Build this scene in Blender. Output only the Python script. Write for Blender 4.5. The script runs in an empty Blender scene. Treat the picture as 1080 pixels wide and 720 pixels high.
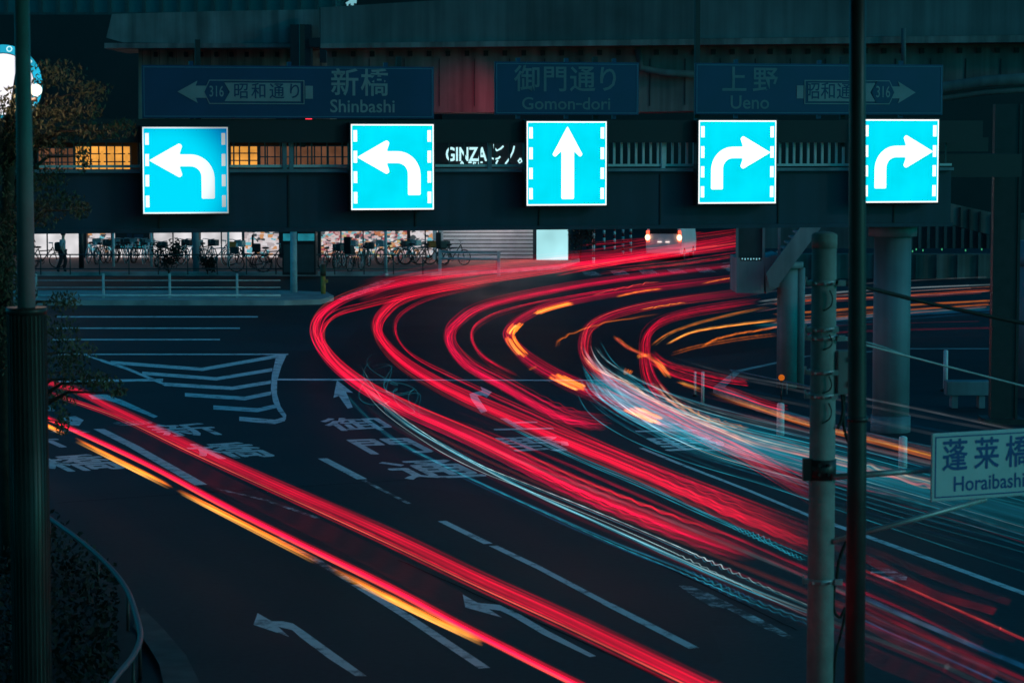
import bpy, bmesh, math, random
from mathutils import Matrix, Vector
random.seed(7)
S = bpy.context.scene
COL = S.collection
R = math.radians

# ------------------------------------------------------------------ camera, sky, light, exposure
CAM_H, FPX, PITCH = 6.4, 2600.0, math.atan(210 / 2600.0)
cam_d = bpy.data.cameras.new('camera')
cam_d.sensor_width = 36.0
cam_d.lens = FPX / 1080 * 36.0
cam_d.clip_start = 0.5
cam_d.clip_end = 3000
cam_d.dof.use_dof = True
cam_d.dof.focus_distance = 60
cam_d.dof.aperture_fstop = 3.2
cam = bpy.data.objects.new('camera', cam_d)
cam.location = (0, 0, CAM_H)
cam.rotation_euler = (math.pi / 2 - PITCH, 0, 0)
COL.objects.link(cam)
S.camera = cam

SUN_EL, SUN_AZ = 17, 112          # degrees; azimuth from +Y clockwise: behind the camera on the right
w = bpy.data.worlds.new('World')
S.world = w
w.use_nodes = True
nt = w.node_tree
nt.nodes.clear()
sky = nt.nodes.new('ShaderNodeTexSky')
sky.sky_type = 'NISHITA'
sky.sun_disc = False
sky.sun_elevation = R(SUN_EL)
sky.sun_rotation = R(SUN_AZ)
tint = nt.nodes.new('ShaderNodeMix')
tint.data_type = 'RGBA'
tint.blend_type = 'MULTIPLY'
tint.inputs[0].default_value = 1.0
tint.inputs[7].default_value = (0.004, 0.60, 0.84, 1)      # city-night cyan cast
bg = nt.nodes.new('ShaderNodeBackground')
bg.inputs['Strength'].default_value = 0.095
wo = nt.nodes.new('ShaderNodeOutputWorld')
nt.links.new(sky.outputs[0], tint.inputs[6])
nt.links.new(tint.outputs[2], bg.inputs[0])
nt.links.new(bg.outputs[0], wo.inputs[0])

sd = bpy.data.lights.new('sun', 'SUN')
sd.energy = 0.17
sd.angle = R(4)
sd.color = (0.82, 0.84, 0.95)
sun = bpy.data.objects.new('sun', sd)
sun.rotation_euler = (R(90 - SUN_EL), 0, R(180 - SUN_AZ))
COL.objects.link(sun)

S.view_settings.view_transform = 'Standard'
S.view_settings.look = 'None'
S.view_settings.exposure = 0.0
S.view_settings.gamma = 1.0
S.view_settings.use_curve_mapping = False
S.render.engine = 'CYCLES'
S.cycles.transparent_max_bounces = 192
S.cycles.max_bounces = 6
S.cycles.sample_clamp_indirect = 3.0
S.cycles.use_denoising = True

# ------------------------------------------------------------------ camera geometry -> world points
_f = Vector((0, math.cos(PITCH), -math.sin(PITCH)))
_u = Vector((0, math.sin(PITCH), math.cos(PITCH)))
EYE = Vector((0, 0, CAM_H))

def ray(x, y):
    return _f * FPX + Vector((1, 0, 0)) * (x - 540) + _u * (360 - y)

def G(x, y, z=0.0):                     # point on the horizontal plane z
    d = ray(x, y)
    return EYE + d * ((z - CAM_H) / d.z)

def V(x, y, Y):                         # point on the vertical plane at distance Y
    d = ray(x, y)
    return EYE + d * (Y / d.y)

# ------------------------------------------------------------------ materials
def new_mat(name):
    m = bpy.data.materials.new(name)
    m.use_nodes = True
    n = m.node_tree
    n.nodes.clear()
    out = n.nodes.new('ShaderNodeOutputMaterial')
    return m, n, out

def mat(name, col, rough=0.6, var=0.35, scale=3.0, metal=0.0, bump=0.0, stretch=(1, 1, 1), spec=0.5, streak=0.0):
    m, n, out = new_mat(name)
    N, L = n.nodes, n.links
    b = N.new('ShaderNodeBsdfPrincipled')
    tc = N.new('ShaderNodeTexCoord')
    mp = N.new('ShaderNodeMapping')
    mp.inputs['Scale'].default_value = stretch
    L.new(tc.outputs['Object'], mp.inputs[0])
    nz = N.new('ShaderNodeTexNoise')
    nz.inputs['Scale'].default_value = scale
    nz.inputs['Detail'].default_value = 6
    L.new(mp.outputs[0], nz.inputs['Vector'])
    rp = N.new('ShaderNodeMapRange')
    rp.inputs[1].default_value = 0.3
    rp.inputs[2].default_value = 0.7
    rp.inputs[3].default_value = 1 - var
    rp.inputs[4].default_value = 1 + var
    L.new(nz.outputs[0], rp.inputs[0])
    fac = rp.outputs[0]
    if streak:                          # rain streaks running down
        mp2 = N.new('ShaderNodeMapping')
        mp2.inputs['Scale'].default_value = (1.2, 1.2, 0.06)
        L.new(tc.outputs['Object'], mp2.inputs[0])
        nz2 = N.new('ShaderNodeTexNoise')
        nz2.inputs['Scale'].default_value = 2.2
        nz2.inputs['Detail'].default_value = 5
        L.new(mp2.outputs[0], nz2.inputs['Vector'])
        r2 = N.new('ShaderNodeMapRange')
        r2.inputs[1].default_value = 0.35
        r2.inputs[2].default_value = 0.68
        r2.inputs[3].default_value = 1 - streak
        r2.inputs[4].default_value = 1 + streak * 0.3
        L.new(nz2.outputs[0], r2.inputs[0])
        mu = N.new('ShaderNodeMath')
        mu.operation = 'MULTIPLY'
        L.new(fac, mu.inputs[0])
        L.new(r2.outputs[0], mu.inputs[1])
        fac = mu.outputs[0]
    vm = N.new('ShaderNodeVectorMath')
    vm.operation = 'SCALE'
    vm.inputs[0].default_value = col
    L.new(fac, vm.inputs['Scale'])
    L.new(vm.outputs[0], b.inputs['Base Color'])
    rr = N.new('ShaderNodeMapRange')
    rr.inputs[3].default_value = max(0.03, rough - 0.12)
    rr.inputs[4].default_value = min(1.0, rough + 0.12)
    L.new(nz.outputs[0], rr.inputs[0])
    L.new(rr.outputs[0], b.inputs['Roughness'])
    b.inputs['Metallic'].default_value = metal
    b.inputs['Specular IOR Level'].default_value = spec
    if bump:
        bp = N.new('ShaderNodeBump')
        bp.inputs['Strength'].default_value = bump
        bp.inputs['Distance'].default_value = 0.02
        L.new(nz.outputs[0], bp.inputs['Height'])
        L.new(bp.outputs[0], b.inputs['Normal'])
    L.new(b.outputs[0], out.inputs[0])
    return m

def emi(name, col, strength=1.0, var=0.0, scale=2.0, hot=None):
    """something that is lit: uneven lamps behind it give a slow variation; hot = (x, z, radius, low) of the tube behind"""
    m, n, out = new_mat(name)
    N, L = n.nodes, n.links
    e = N.new('ShaderNodeEmission')
    e.inputs[0].default_value = (*col, 1)
    e.inputs[1].default_value = strength
    tc = N.new('ShaderNodeTexCoord')
    fac = None
    if var:
        nz = N.new('ShaderNodeTexNoise')
        nz.inputs['Scale'].default_value = scale
        L.new(tc.outputs['Object'], nz.inputs['Vector'])
        r = N.new('ShaderNodeMapRange')
        r.inputs[1].default_value = 0.3
        r.inputs[2].default_value = 0.7
        r.inputs[3].default_value = strength * (1 - var)
        r.inputs[4].default_value = strength * (1 + var)
        L.new(nz.outputs[0], r.inputs[0])
        fac = r.outputs[0]
    if hot:
        ds = N.new('ShaderNodeVectorMath')
        ds.operation = 'DISTANCE'
        ds.inputs[1].default_value = (hot[0], 0, hot[1])
        L.new(tc.outputs['Object'], ds.inputs[0])
        r = N.new('ShaderNodeMapRange')
        r.interpolation_type = 'SMOOTHSTEP'
        r.inputs[1].default_value = hot[2] * 0.45
        r.inputs[2].default_value = hot[2]
        r.inputs[3].default_value = strength
        r.inputs[4].default_value = strength * hot[3]
        L.new(ds.outputs['Value'], r.inputs[0])
        fac = r.outputs[0]
    if hot and len(hot) > 4:
        mc = N.new('ShaderNodeMix')
        mc.data_type = 'RGBA'
        mc.inputs[6].default_value = (*col, 1)
        mc.inputs[7].default_value = (*hot[4], 1)
        r.inputs[3].default_value = 0
        r.inputs[4].default_value = 1
        L.new(fac, mc.inputs[0])
        L.new(mc.outputs[2], e.inputs[0])
    elif fac is not None:
        L.new(fac, e.inputs[1])
    L.new(e.outputs[0], out.inputs[0])
    return m

def asphalt(name, a=(0.034, 0.036, 0.038), warm=0.0):
    m, n, out = new_mat(name)
    N, L = n.nodes, n.links
    b = N.new('ShaderNodeBsdfPrincipled')
    tc = N.new('ShaderNodeTexCoord')
    big = N.new('ShaderNodeTexNoise')
    big.inputs['Scale'].default_value = 0.16
    big.inputs['Detail'].default_value = 5
    L.new(tc.outputs['Object'], big.inputs['Vector'])
    fine = N.new('ShaderNodeTexNoise')
    fine.inputs['Scale'].default_value = 9
    fine.inputs['Detail'].default_value = 8
    L.new(tc.outputs['Object'], fine.inputs['Vector'])
    vo = N.new('ShaderNodeTexVoronoi')       # rectangular-ish repair patches
    vo.distance = 'CHEBYCHEV'
    vo.inputs['Scale'].default_value = 0.11
    L.new(tc.outputs['Object'], vo.inputs['Vector'])
    sp = N.new('ShaderNodeSeparateColor')
    L.new(vo.outputs['Color'], sp.inputs[0])
    r1 = N.new('ShaderNodeMapRange')
    r1.inputs[1].default_value = 0.3
    r1.inputs[2].default_value = 0.7
    r1.inputs[3].default_value = 0.65
    r1.inputs[4].default_value = 1.3
    L.new(big.outputs[0], r1.inputs[0])
    r2 = N.new('ShaderNodeMapRange')
    r2.inputs[1].default_value = 0.3
    r2.inputs[2].default_value = 0.7
    r2.inputs[3].default_value = 0.8
    r2.inputs[4].default_value = 1.2
    L.new(fine.outputs[0], r2.inputs[0])
    r3 = N.new('ShaderNodeMapRange')
    r3.inputs[3].default_value = 0.78
    r3.inputs[4].default_value = 1.25
    L.new(sp.outputs[0], r3.inputs[0])
    m1 = N.new('ShaderNodeMath')
    m1.operation = 'MULTIPLY'
    m2 = N.new('ShaderNodeMath')
    m2.operation = 'MULTIPLY'
    L.new(r1.outputs[0], m1.inputs[0])
    L.new(r2.outputs[0], m1.inputs[1])
    L.new(m1.outputs[0], m2.inputs[0])
    L.new(r3.outputs[0], m2.inputs[1])
    vm = N.new('ShaderNodeVectorMath')
    vm.operation = 'SCALE'
    vm.inputs[0].default_value = a
    L.new(m2.outputs[0], vm.inputs['Scale'])
    L.new(vm.outputs[0], b.inputs['Base Color'])
    rr = N.new('ShaderNodeMapRange')
    rr.inputs[3].default_value = 0.42
    rr.inputs[4].default_value = 0.72
    L.new(big.outputs[0], rr.inputs[0])
    L.new(rr.outputs[0], b.inputs['Roughness'])
    b.inputs['Specular IOR Level'].default_value = 0.16
    bp = N.new('ShaderNodeBump')
    bp.inputs['Strength'].default_value = 0.35
    bp.inputs['Distance'].default_value = 0.01
    L.new(fine.outputs[0], bp.inputs['Height'])
    L.new(bp.outputs[0], b.inputs['Normal'])
    L.new(b.outputs[0], out.inputs[0])
    return m

def road_paint(name, col=(0.80, 0.82, 0.82), wear=0.39):
    """thermoplastic paint worn through to the asphalt in places"""
    m, n, out = new_mat(name)
    N, L = n.nodes, n.links
    b = N.new('ShaderNodeBsdfPrincipled')
    b.inputs['Roughness'].default_value = 0.7
    tc = N.new('ShaderNodeTexCoord')
    nz = N.new('ShaderNodeTexNoise')
    nz.inputs['Scale'].default_value = 2.6
    nz.inputs['Detail'].default_value = 9
    nz.inputs['Roughness'].default_value = 0.75
    L.new(tc.outputs['Object'], nz.inputs['Vector'])
    r = N.new('ShaderNodeMapRange')
    r.inputs[1].default_value = wear - 0.06
    r.inputs[2].default_value = wear + 0.10
    L.new(nz.outputs[0], r.inputs[0])
    mx = N.new('ShaderNodeMix')
    mx.data_type = 'RGBA'
    mx.inputs[6].default_value = (0.045, 0.047, 0.05, 1)
    mx.inputs[7].default_value = (*col, 1)
    L.new(r.outputs[0], mx.inputs[0])
    L.new(mx.outputs[2], b.inputs['Base Color'])
    L.new(b.outputs[0], out.inputs[0])
    return m

def glow_mat(name):
    """light left in the air: adds to what is behind it, hides nothing"""
    m, n, out = new_mat(name)
    N, L = n.nodes, n.links
    at = N.new('ShaderNodeAttribute')
    at.attribute_name = 'lamp_colour'
    e = N.new('ShaderNodeEmission')
    L.new(at.outputs['Color'], e.inputs[0])
    ge = N.new('ShaderNodeNewGeometry')          # emission cut on undersides and back faces so less red spills onto the road
    sx = N.new('ShaderNodeSeparateXYZ')
    L.new(ge.outputs['True Normal'], sx.inputs[0])
    up = N.new('ShaderNodeMapRange')
    up.inputs[1].default_value = -0.35
    up.inputs[2].default_value = 0.15
    up.inputs[3].default_value = 0.14
    up.inputs[4].default_value = 1.9
    L.new(sx.outputs['Z'], up.inputs[0])
    fr = N.new('ShaderNodeMath')
    fr.operation = 'SUBTRACT'
    fr.inputs[0].default_value = 1.0
    L.new(ge.outputs['Backfacing'], fr.inputs[1])
    mu = N.new('ShaderNodeMath')
    mu.operation = 'MULTIPLY'
    L.new(up.outputs[0], mu.inputs[0])
    L.new(fr.outputs[0], mu.inputs[1])
    L.new(mu.outputs[0], e.inputs[1])
    t = N.new('ShaderNodeBsdfTransparent')
    a = N.new('ShaderNodeAddShader')
    L.new(e.outputs[0], a.inputs[0])
    L.new(t.outputs[0], a.inputs[1])
    L.new(a.outputs[0], out.inputs[0])
    return m

def glass_display(name, cols, scale, strength, seed=0.0):
    """a lit shop window full of goods: cells of different colour and brightness"""
    m, n, out = new_mat(name)
    N, L = n.nodes, n.links
    tc = N.new('ShaderNodeTexCoord')
    mp = N.new('ShaderNodeMapping')
    mp.inputs['Location'].default_value = (seed, 0, seed * 0.7)
    mp.inputs['Scale'].default_value = (1.0, 0.01, 1.5)
    L.new(tc.outputs['Object'], mp.inputs[0])
    vo = N.new('ShaderNodeTexVoronoi')
    vo.distance = 'CHEBYCHEV'
    vo.inputs['Scale'].default_value = scale
    L.new(mp.outputs[0], vo.inputs['Vector'])
    sp = N.new('ShaderNodeSeparateColor')
    L.new(vo.outputs['Color'], sp.inputs[0])
    cr = N.new('ShaderNodeValToRGB')
    cr.color_ramp.interpolation = 'CONSTANT'
    els = cr.color_ramp.elements
    for i, c in enumerate(cols):
        if i < 2:
            el = els[i]
            el.position = i / len(cols)
        else:
            el = els.new(i / len(cols))
        el.color = (*c, 1)
    L.new(sp.outputs[0], cr.inputs[0])
    e = N.new('ShaderNodeEmission')
    L.new(cr.outputs[0], e.inputs[0])
    e.inputs[1].default_value = strength
    L.new(e.outputs[0], out.inputs[0])
    return m

M = {}
M['asphalt'] = asphalt('asphalt', (0.014, 0.028, 0.034))
M['asphalt_old'] = asphalt('asphalt_old', (0.05, 0.042, 0.04))
M['ground'] = mat('ground_soil', (0.03, 0.03, 0.03), 0.9)
M['paint'] = road_paint('road_paint')
M['paint_worn'] = road_paint('road_paint_worn', wear=0.54)
M['pave'] = mat('brick_paving', (0.42, 0.12, 0.09), 0.8, 0.3, 2.0, bump=0.2)
M['kerb'] = mat('kerb_stone', (0.36, 0.36, 0.35), 0.8, 0.35, 1.2, bump=0.3)
M['concrete'] = mat('concrete', (0.20, 0.19, 0.185), 0.85, 0.25, 0.9, bump=0.3, streak=0.45)
M['concrete_pole'] = mat('spun_concrete', (0.33, 0.32, 0.31), 0.8, 0.2, 5, bump=0.15, streak=0.25)
M['viaduct'] = mat('viaduct_concrete', (0.105, 0.125, 0.13), 0.85, 0.45, 0.25, bump=0.3, streak=0.3)
M['girder_steel'] = mat('viaduct_girder_paint', (0.22, 0.16, 0.15), 0.6, 0.3, 0.5, streak=0.5)
M['bridge_blue'] = mat('bridge_paint', (0.016, 0.038, 0.068), 0.55, 0.2, 0.8, streak=0.25)
M['bridge_dark'] = mat('bridge_dark_paint', (0.012, 0.016, 0.02), 0.6, 0.2, 1.5)
M['pier'] = mat('pier_paint', (0.17, 0.24, 0.27), 0.6, 0.18, 1.0, streak=0.3)
M['stair'] = mat('stair_paint', (0.26, 0.28, 0.29), 0.65, 0.2, 1.2, streak=0.35)
M['steel'] = mat('galvanised_steel', (0.42, 0.43, 0.44), 0.45, 0.2, 6, metal=0.5)
M['rail_white'] = mat('white_rail_paint', (0.62, 0.62, 0.60), 0.5, 0.15, 3)
M['guard_paint'] = mat('guard_rail_paint', (0.55, 0.62, 0.62), 0.5, 0.2, 3)
M['fence_dark'] = mat('dark_fence_paint', (0.04, 0.06, 0.065), 0.5, 0.2, 3)
M['dark_pole'] = mat('brown_pole_paint', (0.045, 0.035, 0.035), 0.42, 0.2, 4)
M['black'] = mat('black_paint', (0.012, 0.013, 0.015), 0.5, 0.2, 3)
M['rubber'] = mat('rubber', (0.012, 0.012, 0.012), 0.7, 0.2, 8)
M['cladding'] = mat('dark_cladding', (0.012, 0.013, 0.015), 0.6, 0.3, 0.4)
M['curtain'] = mat('curtain_wall_glass', (0.04, 0.12, 0.14), 0.25, 0.3, 0.3)
M['route_blue'] = mat('route_sign_blue', (0.008, 0.045, 0.12), 0.45, 0.12, 1.5)
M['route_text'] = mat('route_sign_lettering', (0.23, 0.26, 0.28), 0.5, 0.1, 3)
M['route_edge'] = mat('route_sign_border', (0.05, 0.15, 0.24), 0.5, 0.1, 3)
M['name_face'] = mat('name_sign_face', (0.52, 0.57, 0.60), 0.5, 0.08, 2)
M['name_blue'] = mat('name_sign_blue', (0.008, 0.06, 0.26), 0.5, 0.1, 3)
M['shutter'] = mat('shutter_metal', (0.75, 0.74, 0.74), 0.45, 0.1, 2)
M['bark'] = mat('bark', (0.05, 0.04, 0.032), 0.9, 0.4, 8, bump=0.4)
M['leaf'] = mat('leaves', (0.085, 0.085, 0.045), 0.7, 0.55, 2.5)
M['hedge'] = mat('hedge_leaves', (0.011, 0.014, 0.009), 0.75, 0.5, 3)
M['yellow'] = mat('yellow_bollard_paint', (0.50, 0.27, 0.05), 0.55, 0.2, 6)
M['red'] = mat('red_band', (0.5, 0.02, 0.03), 0.5, 0.1, 6)
M['white'] = mat('white_paint', (0.78, 0.78, 0.78), 0.5, 0.1, 3)
M['orange_refl'] = emi('lit_reflector', (1.0, 0.22, 0.02), 0.5)
M['van_paint'] = mat('van_paint', (0.80, 0.80, 0.80), 0.35, 0.05, 1)
M['van_glass'] = mat('van_glass', (0.02, 0.025, 0.03), 0.12, 0.1, 1)
M['skin'] = mat('skin', (0.42, 0.27, 0.2), 0.55, 0.08, 4)
M['trousers'] = mat('dark_trousers', (0.015, 0.018, 0.022), 0.8, 0.2, 6)
M['shirt'] = mat('pale_shirt', (0.30, 0.36, 0.40), 0.8, 0.15, 6)
M['hair'] = mat('hair', (0.01, 0.009, 0.008), 0.6, 0.2, 12)
M['cyan'] = emi('backlit_cyan', (0.0, 0.80, 1.0), 0.97, 0.07, 1.6)
M['cyan_dim'] = emi('backlit_cyan_uneven', (0.0, 0.74, 1.0), 1.0, hot=(0.40, 0.60, 1.75, 0.10, (0.0, 0.10, 0.36)))
M['arrow_white'] = emi('backlit_white', (0.97, 1.0, 1.0), 1.25)
M['arrow_white_dim'] = emi('backlit_white_uneven', (0.85, 0.97, 1.0), 1.2, hot=(0.45, 0.75, 1.4, 0.35))
M['glow'] = glow_mat('lamp_light')
M['win_pale'] = emi('lit_shop_wall', (0.76, 0.74, 0.76), 0.95, 0.35, 0.7)
M['win_cyan'] = emi('lit_panel', (0.45, 0.90, 0.95), 0.85, 0.2, 0.5)
M['lamp_header'] = emi('lit_header', (0.03, 0.42, 0.55), 0.4, 0.3, 2)
M['win_orange'] = emi('lit_window_orange', (1.0, 0.42, 0.07), 0.85, 0.35, 1.0)
M['win_brown'] = emi('lit_window_brown', (0.40, 0.17, 0.09), 0.35, 0.4, 1.0)
M['neon'] = emi('neon_tube', (0.55, 0.95, 1.0), 1.1)
M['neon_faint'] = emi('neon_tube_faint', (0.25, 0.65, 0.75), 0.7)
M['bulb_warm'] = emi('warm_bulb', (1.0, 0.86, 0.62), 2.2)
M['disc_white'] = emi('sign_disc', (0.95, 0.92, 0.97), 1.1)
M['disc_ring'] = emi('sign_ring', (0.02, 0.50, 0.75), 0.85, 0.3, 1)
M['lens_red'] = emi('red_lens', (1.0, 0.03, 0.05), 3.0)
M['brake'] = emi('brake_lamp', (1.0, 0.10, 0.05), 2.2)
M['brake_core'] = emi('brake_lamp_core', (1.0, 0.62, 0.35), 3.0)
M['plate_light'] = emi('plate_light', (1.0, 0.75, 0.70), 1.3)
M['green_lamp'] = emi('green_lamp', (0.1, 0.75, 0.35), 0.5)
M['goods'] = glass_display('shop_display', [(.62, .38, .38), (.75, .62, .62), (.55, .20, .10), (.80, .72, .70), (.40, .10, .12), (.62, .50, .22),
                           (.10, .12, .14), (.70, .42, .45), (.85, .80, .80), (.20, .50, .55), (.72, .36, .18), (.05, .06, .07)], 5.2, 0.8)
M['goods_cool'] = glass_display('shop_display_cool', [(.80, .74, .76), (.70, .60, .62), (.84, .80, .84), (.16, .55, .66), (.72, .35, .16), (.78, .70, .72),
                                (.06, .08, .09), (.82, .76, .78), (.55, .48, .50)], 4.4, 0.8, 3.3)

# ------------------------------------------------------------------ mesh helpers
class MB:
    def __init__(s):
        s.v, s.f, s.m, s.sm, s.col, s.cur = [], [], [], [], [], 0

    def use(s, i):
        s.cur = i
        return s

    def face(s, idx, smooth=False):
        s.f.append(idx)
        s.m.append(s.cur)
        s.sm.append(smooth)

    def poly(s, pts):
        b = len(s.v)
        s.v += [Vector(p) for p in pts]
        s.face(list(range(b, b + len(pts))))
        return s

    def box(s, c, d, rz=0.0, bev=0.0):
        c = Vector(c)
        rot = Matrix.Rotation(rz, 3, 'Z')
        hx, hy, hz = d[0] / 2, d[1] / 2, d[2] / 2
        if bev:
            bm = bmesh.new()
            bmesh.ops.create_cube(bm, size=1)
            for v in bm.verts:
                v.co = Vector((v.co.x * d[0], v.co.y * d[1], v.co.z * d[2]))
            bmesh.ops.bevel(bm, geom=list(bm.edges), offset=min(bev, min(d) * 0.45), segments=2, affect='EDGES', profile=0.6)
            b = len(s.v)
            bm.verts.index_update()
            s.v += [c + rot @ v.co for v in bm.verts]
            for f in bm.faces:
                s.face([b + v.index for v in f.verts])
            bm.free()
            return s
        b = len(s.v)
        for x in (-hx, hx):
            for y in (-hy, hy):
                for z in (-hz, hz):
                    s.v.append(c + rot @ Vector((x, y, z)))
        for q in ((0, 1, 3, 2), (4, 6, 7, 5), (0, 4, 5, 1), (2, 3, 7, 6), (0, 2, 6, 4), (1, 5, 7, 3)):
            s.face([b + i for i in q])
        return s

    def tube(s, pts, r, n=8, caps=True, smooth=True, cols=None):
        pts = [Vector(p) for p in pts]
        k = len(pts)
        rs = r if isinstance(r, (list, tuple)) else [r] * k
        b = len(s.v)
        up = Vector((0, 0, 1))
        for i, p in enumerate(pts):
            t = (pts[min(i + 1, k - 1)] - pts[max(i - 1, 0)])
            if t.length < 1e-9:
                t = Vector((0, 0, 1))
            t.normalize()
            ref = up if abs(t.z) < 0.95 else Vector((0, 1, 0))
            a = t.cross(ref).normalized()
            c = a.cross(t)
            for j in range(n):
                th = 2 * math.pi * (j + 0.5) / n
                s.v.append(p + (a * math.cos(th) + c * math.sin(th)) * rs[i])
                if cols is not None:
                    s.col.append(cols[i])
        for i in range(k - 1):
            for j in range(n):
                j2 = (j + 1) % n
                s.face([b + i * n + j, b + i * n + j2, b + (i + 1) * n + j2, b + (i + 1) * n + j], smooth)
        if caps:
            s.face([b + j for j in range(n)][::-1])
            s.face([b + (k - 1) * n + j for j in range(n)])
        return s

    def cyl(s, p, h, r, n=20, r2=None):
        p = Vector(p)
        return s.tube([p, p + Vector((0, 0, h))], [r, r if r2 is None else r2], n)

    def torus(s, c, ra, rb, ax_x, ax_y, n=18, k=5):
        c, ax_x, ax_y = Vector(c), Vector(ax_x), Vector(ax_y)
        ax_z = ax_x.cross(ax_y)
        b = len(s.v)
        for i in range(n):
            t = 2 * math.pi * i / n
            d = ax_x * math.cos(t) + ax_y * math.sin(t)
            for j in range(k):
                u = 2 * math.pi * j / k
                s.v.append(c + d * (ra + rb * math.cos(u)) + ax_z * rb * math.sin(u))
        for i in range(n):
            for j in range(k):
                i2, j2 = (i + 1) % n, (j + 1) % k
                s.face([b + i * k + j, b + i2 * k + j, b + i2 * k + j2, b + i * k + j2], True)
        return s

    def prism(s, pts, off):
        """polygon pts extruded by vector off"""
        pts = [Vector(p) for p in pts]
        off = Vector(off)
        n = len(pts)
        b = len(s.v)
        s.v += pts + [p + off for p in pts]
        s.face(list(range(b, b + n)))
        s.face([b + n + i for i in range(n)][::-1])
        for i in range(n):
            j = (i + 1) % n
            s.face([b + i, b + n + i, b + n + j, b + j])
        return s

    def ball(s, c, r, sc=(1, 1, 1), nu=14, nv=9):
        c = Vector(c)
        b = len(s.v)
        for i in range(nv + 1):
            ph = math.pi * i / nv
            for j in range(nu):
                th = 2 * math.pi * j / nu
                s.v.append(c + Vector((math.sin(ph) * math.cos(th) * sc[0], math.sin(ph) * math.sin(th) * sc[1], math.cos(ph) * sc[2])) * r)
        for i in range(nv):
            for j in range(nu):
                j2 = (j + 1) % nu
                s.face([b + i * nu + j, b + (i + 1) * nu + j, b + (i + 1) * nu + j2, b + i * nu + j2], True)
        return s

    def text(s, body, size, mtx, bold=0.012, align='CENTER'):
        c = bpy.data.curves.new('glyphs', 'FONT')
        c.body = body
        c.size = size
        c.offset = bold * size
        c.align_x = align
        c.align_y = 'CENTER'
        c.resolution_u = 3
        o = bpy.data.objects.new('glyphs', c)
        COL.objects.link(o)
        me = bpy.data.meshes.new_from_object(o.evaluated_get(bpy.context.evaluated_depsgraph_get()))
        b = len(s.v)
        s.v += [mtx @ v.co for v in me.vertices]
        for p in me.polygons:
            s.face([b + i for i in p.vertices])
        bpy.data.objects.remove(o)
        bpy.data.curves.remove(c)
        bpy.data.meshes.remove(me)
        return s

    def text_thick(s, body, mtx, d=.014):
        for k, (dx, dy) in enumerate(((0, 0), (d, 0), (-d, 0), (0, d), (0, -d))):
            s.text(body, 1.0, Matrix.Translation(mtx.to_3x3() @ Vector((0, 0, 1)) * .0004 * k) @ mtx @ Matrix.Translation((dx, dy, 0)), 0.0)
        return s

    def build(s, name, mats, parent=None, world=False):
        """one mesh object; world = the points are world points, moved into the root thing's frame"""
        me = bpy.data.meshes.new(name)
        vs = s.v
        if world and parent is not None:
            r = parent
            while r.parent is not None:
                r = r.parent
            inv = (Matrix.Translation(r.location) @ r.rotation_euler.to_matrix().to_4x4() @ Matrix.Diagonal((*r.scale, 1))).inverted()
            vs = [inv @ v for v in vs]
        me.from_pydata([tuple(v) for v in vs], [], s.f)
        for mm in (mats if isinstance(mats, (list, tuple)) else [mats]):
            me.materials.append(mm)
        me.polygons.foreach_set('material_index', s.m)
        me.polygons.foreach_set('use_smooth', s.sm)
        if s.col:
            a = me.color_attributes.new('lamp_colour', 'FLOAT_COLOR', 'POINT')
            flat = []
            for c in s.col:
                flat += [c[0], c[1], c[2], 1.0]
            a.data.foreach_set('color', flat)
        me.update()
        o = bpy.data.objects.new(name, me)
        COL.objects.link(o)
        if parent is not None:
            o.parent = parent
        return o

def thing(name, label, cat, loc=(0, 0, 0), rz=0.0, group=None):
    o = bpy.data.objects.new(name, None)
    o.empty_display_size = 0.3
    COL.objects.link(o)
    o.location = loc
    o.rotation_euler = (0, 0, rz)
    return tag(o, label, cat, group)

def tag(o, label, cat, group=None, kind=None):
    o['label'] = label
    o['category'] = cat
    if group:
        o['group'] = group
    if kind:
        o['kind'] = kind
    return o

def struct(o):
    o['kind'] = 'structure'
    return o

def dup(root, loc, rz=None, label=None):
    r = root.copy()
    COL.objects.link(r)
    r.location = loc
    if rz is not None:
        r.rotation_euler = (0, 0, rz)
    if label:
        r['label'] = label
    for ch in list(root.children):
        c = ch.copy()
        COL.objects.link(c)
        c.parent = r
        for g in list(ch.children):
            d = g.copy()
            COL.objects.link(d)
            d.parent = c
    return r

def px_prism(mb, Y, pts, depth):
    return mb.prism([V(x, y, Y) for x, y in pts], (0, depth, 0))

def px_box(mb, Y, x0, y0, x1, y1, depth):
    a, b = V(x0, y0, Y), V(x1, y1, Y)
    return mb.box(((a.x + b.x) / 2, Y + depth / 2, (a.z + b.z) / 2), (abs(b.x - a.x), depth, abs(a.z - b.z)))

# ================================================================== THE SETTING: ground, road, markings
o = MB().poly([(-400, -60, -0.02), (400, -60, -0.02), (400, 900, -0.02), (-400, 900, -0.02)]).build('ground', M['ground'])
struct(o)
road = MB().poly([(-90, 2, 0), (90, 2, 0), (90, 320, 0), (-90, 320, 0)]).build('road', M['asphalt'])
struct(road)

def flat(pts_px, z=0.004):
    return [G(x, y, z) for x, y in pts_px]

def mark(name, m='paint'):
    mb = MB()
    def done():
        o = mb.build(name, M[m], road)
        o['kind'] = 'structure'
        return o
    return mb, done

def strip(mb, pts, dy, z=0.004):
    """a painted band that follows the points, dy = its height in the picture"""
    for (x0, y0), (x1, y1) in zip(pts[:-1], pts[1:]):
        mb.poly(flat([(x0, y0 + dy / 2), (x1, y1 + dy / 2), (x1, y1 - dy / 2), (x0, y0 - dy / 2)], z))

def lane(mb, pts, wd, z=0.004):
    """a painted line of constant real width"""
    P = [G(x, y, z) for x, y in pts]
    for a, b in zip(P[:-1], P[1:]):
        t = (b - a).normalized()
        n = Vector((-t.y, t.x, 0)) * wd / 2
        mb.poly([a - n, b - n, b + n, a + n])

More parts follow.
